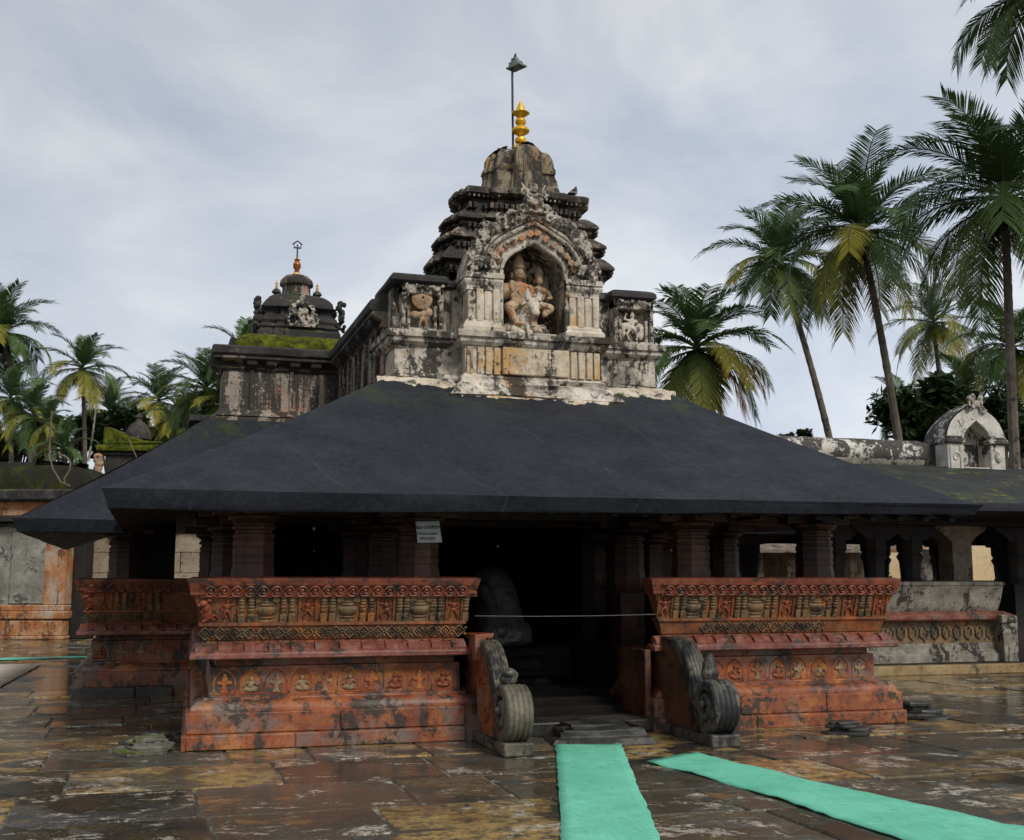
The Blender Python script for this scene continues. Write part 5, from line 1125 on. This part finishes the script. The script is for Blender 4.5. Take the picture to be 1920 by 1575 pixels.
# cream wall and arch seen between the hall's pillars
x0, y0 = plan(11.6, 39); x1, y1 = plan(30, 39)
CW = MB(); CW.m = Matrix.Translation((x0, y0, 0)) @ Matrix.Rotation(-YAW, 4, 'Z'); CW.box(0, 0, 0, 24, .3, 4.3); tag(CW.build('courtyard_wall', 'cream_wall', base=(x0, y0, 0)), 'cream painted wall seen bright between the far right pillars', 'wall')
m = MB(); F = Matrix.Translation((*plan(11.15, 33), 0)) @ Matrix.Rotation(-YAW, 4, 'Z'); GA = thing('archway', 'pale stone archway seen far off between the hall pillars', 'arch', (*plan(11.5, 33), 0)); m.m = F
m.lathe((0.1, 0, 0), [(.16, 0), (.16, 1.5), (.10, 1.6), (.15, 1.75), (.10, 1.85), (.10, 2.2), (.17, 2.3)], 12); m.lathe((1.5, 0, 0), [(.16, 0), (.16, 1.5), (.10, 1.6), (.15, 1.75), (.10, 1.85), (.10, 2.2), (.17, 2.3)], 12); m.build('arch_column', 'blockwall', GA)
m = MB(); m.m = F; A1_ = [(.8 + .56 * cos(pi - pi * i / 12), 2.3 + .45 * sin(pi * i / 12)) for i in range(13)]; A2_ = [(.8 + .85 * cos(pi - pi * i / 12), 2.3 + .75 * sin(pi * i / 12)) for i in range(13)]
m.add([(x, -.15, z) for x, z in A1_ + A2_] + [(x, .15, z) for x, z in A1_ + A2_], [(i, i + 1, 14 + i, 13 + i) for i in range(12)] + [(26 + i, 27 + i, 40 + i, 39 + i) for i in range(12)] + [(i, i + 1, 27 + i, 26 + i) for i in range(12)] + [(13 + i, 14 + i, 40 + i, 39 + i) for i in range(12)]); m.build('arch_ring', 'blockwall', GA)
m = MB(); m.m = F; m.box(.45, .5, 0, 1.25, .6, 2.5); m.build('arch_door', 'granite', GA)
VR = thing('verandah', 'distant verandah with pale posts and tiled eave seen through the dark hall', 'verandah', (*plan(8.5, 36), 0))
F = Matrix.Translation((*plan(6.5, 36), 0)) @ Matrix.Rotation(-YAW, 4, 'Z')
for i in range(6): m = MB(); m.m = F; m.box(i * .95, 0, 0, i * .95 + .22, .22, 2.5); m.build('post', 'blockwall', VR, bevel=.02)
m = MB(); m.m = F; m.box(-3, 2.4, 0, 5.6, 2.6, 3.2); m.build('rear_wall', 'granite_brown', VR); m = MB(); m.m = F; m.prismx([(-.8, 2.45), (-.8, 2.55), (2.6, 3.6), (2.6, 3.4)], -3, 5.6); m.build('tiled_eave', 'granite_brown', VR)

# ================================================================== LEFT BUILDINGS (square to the line of sight)
def WF(X, Y): return Matrix.Translation((*plan(X, Y), 0)) @ Matrix.Rotation(-YAW, 4, 'Z')
LB = thing('shrine_building', 'pale patched stone building with a mossy rounded roof at the left edge', 'building', (*plan(-14, 34), 0))
F = WF(-12.45, 33)
m = MB(); m.m = F; m.box(-12, .05, .0, -.55, 1.25, 3.35); m.build('wall', 'lichen_wall', LB)
m = MB(); m.m = F; m.box(-.62, .0, .95, .0, 1.3, 3.1, .01, rr); m.build('corner_stone', 'orange_wall', LB, bevel=.03)
for i, x in enumerate((-1.55, -2.9, -4.2)): m = MB(); m.m = F; m.box(x - 1.22 * (i > 0), .0, .98, x + .92 * (i == 0) + .04, .1, 3.08); m.build('wall_slab', 'lichen_wall', LB, bevel=.02)
m = MB(); m.m = F; m.box(-12, -.12, 0, .05, 1.3, .10); m.box(-12, -.07, .10, .0, 1.3, .52, .01, rr); m.box(-12, -.10, .56, .05, 1.3, .78); m.box(-12, -.04, .78, .0, 1.3, .95); m.build('base_course', 'orange_wall', LB, bevel=.03)
m = MB(); m.m = F; m.box(.02, .5, 0, .34, 1.2, 3.5); m.box(.02, .4, 0, .45, 1.25, .6); m.build('dark_side_block', 'interior', LB, bevel=.02)  # near-black block added for the building's dark side face
m = MB(); m.m = F; m.box(-12, -.12, 3.12, .15, 1.3, 3.22); m.box(-12, -.30, 3.24, .3, 1.3, 3.42); m.build('string_course', 'black_stone', LB, bevel=.03)
m = MB(); m.m = F; m.box(-12, -.1, 3.42, .1, 1.3, 3.82); m.build('upper_band', 'orange_wall', LB, bevel=.02)
m = MB(); m.m = F; m.prismx([(-.35, 3.82), (-.40, 3.88), (-.40, 4.12), (-.2, 4.16), (1.4, 4.16), (1.4, 3.82)], -12, .40); m.build('eave_slab', 'black_stone', LB, bevel=.03)
m = MB()
prf = [(-.02, 4.14), (-.05, 4.35), (-.22, 4.65), (-.5, 4.88), (-.85, 5.0), (-1.6, 5.03)]
pth = [(-12, .0), (.35, 0), (.35, 3)]; m.m = F; m.sweep(pth, [(a + .05, b) for a, b in prf] + [(-1.6, 4.14)], wob=.03, seglen=.4); m.build('rounded_roof', 'moss', LB, ang=50)
m = MB(); m.m = F; m.box(-12, .6, 4.16, -.6, 3, 5.0); m.build('roof_core', 'black_stone', LB)
M['moss_dark'] = wmat('dark_moss_roof', (.014, .016, .008), (.028, .032, .012), (.06, .065, .015), sc=2.2, mold=.55, moss=.0, bump=.9, rough=.95, spec=.1)
for o in LB.children:
    if o.name.startswith('rounded_roof'): o.data.materials[0] = M['moss_dark']
    
m = MB(); F3 = WF(-12.3, 36)
LW2 = thing('stone_wall', 'tall pale block wall with a pilaster in the gap left of the temple parapet', 'wall', (*plan(-11.5, 36), 0))
m.m = F3; m.box(-.5, 0, 0, 14, .4, 3.9); m.build('wall', 'blockwall', LW2); m = MB(); m.m = F3; m.box(.25, -.25, 0, .62, .0, 3.4); m.box(.15, -.3, 3.1, .75, .0, 3.3); m.build('wall_pilaster', 'granite_brown', LW2, bevel=.02)
m = MB(); m.m = F3; m.box(-.5, -.4, 3.4, 14, .1, 3.75); m.build('wall_cornice', 'black_stone', LW2, bevel=.03)
# middle-left shrine
ML = thing('small_shrine', 'small black shrine with a mossy roof and white carved medallion behind the left roof slope', 'shrine', (*plan(-11.6, 37), 0)); F = WF(-13.0, 37)
m = MB(); m.m = F; m.sweep([(.05, 4), (.05, .2), (9, .2)], [(-.5, 3), (.0, 3), (.0, 4.75), (.12, 4.85), (.12, 4.95), (.0, 5.0), (.0, 5.55), (.08, 5.58), (.08, 5.66), (.0, 5.68), (-.5, 5.68)], wob=.02, seglen=.4); bd = m.build('shrine_body', 'black_stone', ML)
m = MB(); m.m = F; m.sweep([(-.05, 4), (-.05, .1), (9, .1)], [(-.6, 5.70), (.10, 5.70), (.14, 5.78), (.12, 5.88), (-.1, 5.93), (-.6, 6.0)], wob=.02, seglen=.4); m.build('mossy_roof', 'moss', ML, ang=50)
m = MB(); m.m = F; m.prism([(-.05, 5.9), (-.02, 6.5), (.25, 6.45), (.6, 6.25), (1.3, 6.05), (2.2, 5.95)], .1, 2.5); m.build('roof_ridge', 'moss', ML, bevel=.05)
m = MB(); m.m = F; m.lathe((.75, 1.2, 6.2), [(.42, 0), (.40, .25), (.30, .45), (.12, .6), (.10, .68), (.14, .74), (.02, .9)], 12); m.build('shrine_finial', 'black_stone', ML)
m = MB(); m.m = F
for q in range(3): m.tube([(1.95 + (.26 - q * .07) * cos(a * pi / 8), .12, 5.25 + (.28 - q * .08) * sin(a * pi / 8)) for a in range(17)], .045, 6, False)
m.box(1.6, .1, 4.84, 2.3, .3, 4.95); m.box(1.7, .08, 4.6, 2.2, .3, 4.72); m.blob((1.95, .15, 5.25), (.14, .1, .16)); m.build('medallion', 'carved', ML, remesh=.02)
m = MB(); m.m = F
for i in range(7): m.blob((-.12 + .03 * sin(i * 2), .05, 4.75 + i * .13), (.16, .14, .11), seg=8, rings=6)
m.build('corner_carving', 'carved_warm', ML, remesh=.03)
# thin pole and cables
m = MB(); p = plan(-11.75, 32.4); m.tube([(p[0], p[1], 4.9), (p[0] + .09, p[1], 5.8), (p[0] + .14, p[1], 6.65)], [.03, .028, .012], 6); tag(m.build('thin_pole', 'granite', base=(p[0], p[1], 4.9)), 'thin pale pole rising above the left building roof', 'pole')
m = MB(); pts = []
for px, py in ((88, 770), (88, 820), (88, 855), (96, 880), (112, 905), (130, 912), (120, 908), (118, 900), (128, 882), (129, 868), (120, 858), (106, 852)):
    Y = 32.3; pts.append((*plan((px - 960) / 2200 * Y, Y), 1.6 + (1090 - py) / 2200 * Y))
m.tube(pts, .022, 5); tag(m.build('cable', 'wire', base=tuple(pts[0])), 'loose looped brown cable hanging over the left rounded roof', 'cable')
m = MB(); pts = [(*plan((px - 960) / 2200 * 36.5, 36.5), 1.6 + (1090 - py) / 2200 * 36.5) for px, py in ((236, 822), (246, 845), (256, 866), (266, 880))]; m.tube(pts, .02, 5); tag(m.build('cable', 'wire', base=tuple(pts[0])), 'short brown cable dangling from the small mossy shrine roof', 'cable')
# narrow bracketed eave left of the cross wing, small post
m = MB(); m.box(.12, 7.2, 4.12, .62, 8.0, 4.22); m.box(.2, 7.3, 4.02, .6, 7.9, 4.12); m.box(.30, 7.4, 3.5, .42, 7.6, 4.03); m.build('side_bracket', 'black_stone', cl, bevel=.01)

# ================================================================== MATS
def ribbon(name, L_, mat, label, cen, z=.02, group=None, seed=1):
    """L_: list of ((x,y) left edge, (x,y) right edge) in camera-aligned ground metres"""
    r = random.Random(seed); m = MB(); rows = []
    for (a, b), (c_, d) in zip(L_[:-1], L_[1:]):
        n = max(3, int(math.hypot(c_[0] - a[0], c_[1] - a[1]) / .12))
        for i in range(n): t = i / n; rows.append(((a[0] + (c_[0] - a[0]) * t, a[1] + (c_[1] - a[1]) * t), (b[0] + (d[0] - b[0]) * t, b[1] + (d[1] - b[1]) * t)))
    rows.append(L_[-1]); K = 8; vs = []
    for j, (a, b) in enumerate(rows):
        ja, jb = r.uniform(-.008, .008), r.uniform(-.008, .008)
        for k in range(K + 1):
            t = k / K; x = a[0] + (b[0] - a[0]) * t + (ja * (1 - t) + jb * t); y = a[1] + (b[1] - a[1]) * t; p = plan(x, y)
            vs.append((p[0], p[1], z + .012 * mn.noise(Vector((x * 1.6, y * 1.6, seed))) + .009 * mn.noise(Vector((x * 2.5, y * 7, seed))) + .004 * mn.noise(Vector((x * 9, y * 14, seed)))))
    K += 1
    m.add(vs, [(j * K + k, j * K + k + 1, (j + 1) * K + k + 1, (j + 1) * K + k) for j in range(len(rows) - 1) for k in range(K - 1)])
    p = plan(*cen); o = m.build(name, mat, base=(p[0], p[1], 0), ang=60); s_ = o.modifiers.new('th', 'SOLIDIFY'); s_.thickness = .008; s_.offset = -1
    return tag(o, label, 'mat', group)
ribbon('floor_mat', [((.425, 11.9), (1.075, 11.9)), ((.36, 9.4), (.98, 9.4)), ((.30, 7.4), (.915, 7.4)), ((.25, 5.6), (.86, 5.6))], 'mat_green', 'long green woven mat running straight from the entrance towards the viewer', (.7, 9), seed=3, group='green woven mats on the paving')
ribbon('floor_mat', [((1.72, 11.30), (1.20, 10.72)), ((2.02, 10.55), (1.50, 10.12)), ((2.62, 9.25), (2.00, 8.85)), ((3.25, 8.05), (2.42, 7.55)), ((4.6, 6.2), (3.6, 5.6))], 'mat_green', 'green woven mat slanting away to the right corner of the paving', (2.6, 8.8), seed=9, group='green woven mats on the paving')
ribbon('floor_mat', [((-14.5, 23.9), (-14.5, 23.2)), ((-11.0, 24.85), (-11.0, 24.25)), ((-8.6, 25.6), (-8.7, 25.1))], 'mat_green', 'thin far green mat strip left of the temple', (-11, 24.5), seed=5, group='green woven mats on the paving')
ribbon('floor_mat', [((-14, 23.06), (-9.08, 23.06)), ((-14, 18.1), (-7.74, 18.1))], 'mat_cream', 'wide cream mat on the paving at the left edge', (-10, 21), seed=6)

# ================================================================== PALMS AND TREES
def frond(m, base, az, el, L_, r, tint, droop=1.0, nl=44, leafL=.78, yellow=0.0):
    nl = int(nl * 1.35); leafL *= 1.25; seg = 9; p = Vector(base); e = el; a = az; pts = [p.copy()]; dirs = []
    for i in range(seg):
        d = Vector((cos(e) * sin(a), cos(e) * cos(a), sin(e))); dirs.append(d); p = p + d * (L_ / seg); pts.append(p.copy()); e -= droop * (.045 + .022 * i) * (1.15 if e > -1.2 else .1)
        a += r.uniform(-.03, .03)
    dirs.append(dirs[-1])
    g = tint; y = (.42, .34, .03); o = (.55, .19, .02)
    m.col = tuple(x * .9 + .02 for x in g); 
    m.tube(pts, [.045 - .035 * i / seg for i in range(seg + 1)], 4, False)
    wind = Vector((.15, 0, 0))
    for i in range(nl):
        t = .10 + .90 * i / (nl - 1); k = min(seg - 1, int(t * seg)); f = t * seg - k
        q = pts[k].lerp(pts[k + 1], f); d = dirs[k].lerp(dirs[min(seg, k + 1)], f).normalized()
        side = d.cross(Vector((0, 0, 1)));
        if side.length < .1: side = Vector((1, 0, 0))
        side.normalize(); up = side.cross(d).normalized()
        ll = leafL * (.45 + .75 * sin(min(1, t * 1.15) * pi * .86)) * r.uniform(.85, 1.1)
        for s_ in (-1, 1):
            if r.random() < .05: continue
            sw = .55 + .5 * t
            v = (side * s_ * 1.0 + d * sw + up * r.uniform(.12, .38) * (1 if el > .2 else .4)).normalized()
            hang = Vector((0, 0, -1)) * (.22 + .42 * max(0, .9 - el)) * r.uniform(.6, 1.2)
            p1 = q + v * ll * .5 + hang * ll * .16 + wind * .03; p2 = q + v * ll * .84 + hang * ll * .58 + wind * .08
            w = (.031 + .012 * r.random()) * (.6 + .1 * L_); wv = d * w
            yy = yellow * max(0, t - .15) * 1.25 * r.uniform(.6, 1.2)
            c = [g[j] * (1 - min(1, yy)) + (y[j] if yellow < 1.3 else o[j]) * min(1, yy) for j in range(3)]
            b_ = r.uniform(.8, 1.2); m.col = tuple(x * b_ for x in c)
            m.add([q - wv * .6, q + wv * .6, p1 + wv, p1 - wv, p2 + wv * .15, p2 - wv * .15], [(0, 1, 2, 3), (3, 2, 4, 5)])
def palm(X, Y, Z, Lf, seed, label, trunk_xy, n=26, tints=None, yel=.5, name='coconut_palm', r_t=.15, group='coconut palms behind the temple', extra=(), nl=44, skirt=True, ztr=0):
    r = random.Random(seed); bx, by = plan(*trunk_xy); cx, cy = plan(X, Y)
    P_ = thing(name, label, 'palm tree', (bx, by, 0), group)
    m = MB(); pts = []
    for i in range(61):
        t = i / 60; k = t ** 1.6; pts.append((bx + (cx - bx) * k, by + (cy - by) * k, ztr + (Z - .1 - ztr) * t))
    rs = [r_t * (1.25 - .5 * (i / 60)) * (1 + .09 * (i % 2)) * (1 + r.uniform(-.03, .03)) for i in range(61)]; rs[0] *= 1.3
    m.tube(pts, rs, 9); m.build('trunk', 'trunk', P_)
    m = MB(); g0 = (.075, .128, .042)
    for i in range(n):
        t = i / (n - 1); az = i * 2.39996 + r.uniform(-.25, .25); el = R(82) - (t ** .85) * R(112) + r.uniform(-.12, .12)
        br = r.uniform(.75, 1.3); warm = max(0, t - .45) * r.uniform(0, 1.2)
        tint = (g0[0] * br + .07 * warm, g0[1] * br + .06 * warm, g0[2] * br)
        ye = 0
        if t > .5 and r.random() < yel: ye = r.uniform(.4, 1.1)
        frond(m, (cx, cy, Z + .15 - .35 * t), az, el, Lf * r.uniform(.85, 1.08) * (.82 if t < .12 else 1), r, tint, .75 + .75 * t, nl, Lf * .21, ye)
    for az, el, ye, s_ in extra: frond(m, (cx, cy, Z - .1), az, el, Lf * s_, r, (.05, .07, .018), 1.1, nl, Lf * .21, ye)
    m.build('crown', 'leaf', P_, smooth=False, merge=False)
    if skirt:
        m = MB()
        for i in range(9):
            a = r.uniform(0, 6.28); m.col = (.030, .024, .016); L1 = r.uniform(.5, .9) * Lf * .42; b0 = (cx + .18 * sin(a), cy + .18 * cos(a), Z - .1)
            frond(m, b0, a, R(-62), L1, r, (.028, .023, .015), .35, 14, .3)
        m.build('dead_fronds', 'leaf', P_, smooth=False, merge=False)
        m = MB()
        for i in range(7): a = r.uniform(0, 6.28); m.col = (.09, .06, .02) if r.random() < .5 else (.05, .07, .02); m.blob((cx + .26 * sin(a), cy + .26 * cos(a), Z - .35 - .2 * r.random()), (.13, .13, .16), seg=8, rings=6)
        m.build('coconuts', 'leaf', P_)
    return P_
def at(px, py, Y): # photo direction at forward distance Y -> (X, Y, Z)
    a = (px - 960) / 2200; b = (787.5 - py) / 2200; t = R(7.829); f = Y / (cos(t) - b * sin(t)); return a * f, Y, CAMZ + (sin(t) + b * cos(t)) * f
E_ = lambda az: az - YAW * 0
def P(px, py, Y, Lf, seed, label, tb=None, **kw):
    X, Y, Z = at(px, py, Y)
    if tb is None: tx = (X + .3, Y)
    else:
        # trunk foot: extend the trunk's lean down to the ground
        x1, _, z1 = at(tb[0], tb[1], Y); f = Z / max(.1, Z - z1); tx = (X + (x1 - X) * min(f, 2.2), Y)
    return palm(X, Y, Z, Lf, seed, label, tx, **kw)
right = (R(90), R(-90))
P(1460, 488, 52, 3.6, 11, 'coconut palm with slender leaning trunk, left of the two tall palms above the roof wall', (1535, 825), yel=.55)
P(1614, 432, 44, 4.2, 12, 'large coconut palm with wide crown towering right of the slender curved palm', (1672, 825), n=32, yel=.45)
P(1884, 366, 36, 4.5, 13, 'tall coconut palm with long drooping fronds just above the white roof shrine', (1902, 790), n=32, yel=.12)
P(1968, -30, 31, 3.3, 14, 'topmost palm crown cut by the upper right corner', (1980, 790), n=26, yel=.15)
P(1305, 650, 42, 3.3, 15, 'bushy low palm with an orange frond rising beside the tower right side', (1322, 800), n=30, yel=.8, extra=((R(115), R(-10), 1.6, 1.0), (R(130), R(-30), 1.5, .95)))
P(1750, 604, 66, 3.5, 16, 'smaller distant palm with bright yellow lower fronds between the two tall palms', (1768, 760), yel=.9, n=22, extra=((R(160), R(-25), 1.1, 1), (R(200), R(-20), 1.15, 1)), nl=34)
P(1898, 650, 56, 3.3, 17, 'dark green palm behind the barrel roofed shrine', (1915, 820), yel=.4)
P(1815, 745, 60, 3.2, 18, 'low yellowish palm close behind the shrine roof, left of the dark green palm', (1815, 830), yel=.8, n=20)
P(1690, 760, 72, 2.6, 19, 'small palm crown peeping out beside the dark broadleaf tree', (1690, 830), yel=.2, n=16, nl=30, skirt=False)
P(2, 622, 74, 3.9, 21, 'big palm with pale curved trunk cut by the left edge', (38, 850), yel=.5, n=30)
P(155, 690, 76, 3.3, 22, 'palm with an open star shaped crown left of the thin pole', (158, 850), yel=.5, n=24, nl=36)
P(62, 775, 66, 2.6, 23, 'low yellow green palm between the big left palm and the star crowned palm', (66, 860), yel=.8, n=18, nl=34)
P(298, 750, 82, 3.3, 24, 'dark palm clump right of the thin pole', (298, 850), yel=.35, n=24, nl=36)
P(388, 728, 66, 3.4, 25, 'leaning bushy palm nearest the cross wing wall', (372, 850), yel=.45, n=26, nl=38)
P(345, 792, 74, 2.9, 26, 'low yellow green palm in front of the dark palm clump', (345, 860), yel=.8, n=20, nl=34)
P(245, 790, 90, 3.0, 27, 'small far palm right beside the star crowned palm', (245, 860), yel=.3, n=18, nl=30)
P(455, 660, 60, 2.6, 28, 'palm tip showing just above the mossy ledge of the cross wing', (455, 760), yel=.0, n=10, nl=34, skirt=False)
P(420, 760, 64, 2.8, 33, 'dense dark palm pressed close to the cross wing left corner', (425, 860), yel=.3, n=24, nl=36, skirt=False)
P(205, 770, 84, 3.0, 34, 'far palm with dark crown directly right of the thin pale pole', (208, 860), yel=.4, n=20, nl=30)
P(20, 745, 70, 3.0, 35, 'low palm with yellow fronds below the big left edge palm', (22, 860), yel=.9, n=20, nl=34)
# thin areca palm
P(90, 790, 52, 1.5, 31, 'thin areca palm with a slim pale stem above the left building', (90, 860), yel=.9, n=14, nl=22, r_t=.06, name='areca_palm', group='areca palms', skirt=False)
P(118, 840, 50, 1.7, 32, 'young areca palm with fresh green fronds low behind the left roof', (118, 880), yel=.0, n=16, nl=22, r_t=.05, name='areca_palm', group='areca palms', skirt=False)
def broadleaf(px, py, Y, w, h, seed, label, n=2600, name='broadleaf_tree', ls=.26, tint=(.034, .058, .022)):
    r = random.Random(seed); X, Y, Z = at(px, py, Y); cx, cy = plan(X, Y)
    T_ = thing(name, label, 'tree', (cx, cy, 0), None)
    m = MB(); m.tube([(cx, cy, 0), (cx + .1, cy, Z * .5), (cx, cy, Z)], [.28, .2, .1], 8); cl_ = []
    for i in range(16):
        a = r.uniform(0, 6.28); rr_ = math.sqrt(r.random()); c = (cx + w * .75 * rr_ * cos(a), cy + w * .6 * rr_ * sin(a), Z + h * r.uniform(-.75, .8) * math.sqrt(max(.1, 1 - rr_ * rr_ * .8)))
        cl_.append((c, r.uniform(.28, .5) * min(w, h))); m.tube([(cx, cy, Z * .55 if Z > 4 else Z * .3), ((cx + c[0]) / 2, (cy + c[1]) / 2, (Z * .6 + c[2] * .4)), c], [.10, .06, .02], 5)
    m.build('trunk', 'bark', T_)
    m = MB()
    for i in range(n):
        c, rad = r.choice(cl_); d = Vector((r.gauss(0, 1), r.gauss(0, 1), r.gauss(0, 1))).normalized() * rad * r.uniform(.5, 1.08); p = Vector(c) + d
        u = Vector((r.gauss(0, 1), r.gauss(0, 1), r.gauss(0, .6))).normalized(); v = u.cross(Vector((r.gauss(0, .5), r.gauss(0, .5), 1))).normalized(); s_ = ls * r.uniform(.6, 1.3)
        b_ = r.uniform(.6, 1.5); m.col = tuple(x * b_ for x in tint); m.add([p - u * s_, p - v * s_ * .42, p + u * s_, p + v * s_ * .42], [(0, 1, 2, 3)])
    m.build('crown', 'leaf', T_, smooth=False, merge=False); return T_
broadleaf(1740, 775, 48, 2.3, 2.1, 41, 'dark dense broadleaf tree behind the roof shrine', 4200)
broadleaf(1490, 822, 75, 1.7, .7, 42, 'small round dark treetop showing over the long roof wall', 1200, ls=.2)
broadleaf(1880, 800, 50, 2.0, 1.6, 43, 'dark shrubby tree behind the right half of the shrine', 1800)
for i, (px, py, Y, w, h, lb) in enumerate(((30, 830, 80, 3.4, 1.6, 'dark low tree under the big palm at the left edge'), (135, 820, 84, 3.6, 1.6, 'dark low tree at the foot of the star crowned palm'), (215, 800, 80, 3.0, 1.4, 'dark low tree right of the thin pole'), (310, 815, 88, 3.6, 1.8, 'dark low tree under the palm clump'), (395, 800, 80, 3.0, 1.6, 'dark low tree behind the cross wing corner'))):
    broadleaf(px, py, Y, w, h, 50 + i, lb, 2000, ls=.34, tint=(.040, .070, .026))
m = MB(); r = random.Random(77); X, Y, Z = at(1648, 1072, 34); cx, cy = plan(X, Y)
for i in range(260):
    a = r.uniform(0, 6.28); rr_ = r.random() * .35; p = Vector((cx + rr_ * cos(a), cy + rr_ * sin(a), r.uniform(1.55, 2.0) - rr_ * .5)); u = Vector((r.gauss(0, 1), r.gauss(0, 1), 1)).normalized(); v = u.cross(Vector((r.gauss(0, 1), 1, 0))).normalized(); m.col = (.10, .24, .02); m.add([p - u * .07, p - v * .03, p + u * .07, p + v * .03], [(0, 1, 2, 3)])
PS = thing('potted_shrub', 'bright green shrub seen in the light behind the dark hall pillars', 'shrub', (cx, cy, 0)); m.build('foliage', 'leaf', PS, smooth=False, merge=False)
m = MB(); m.lathe((cx, cy, 0), [(.22, 0), (.22, 1.1), (.3, 1.15), (.22, 1.2), (.32, 1.6), (.26, 1.62)], 14); m.build('pot', 'blockwall', PS)
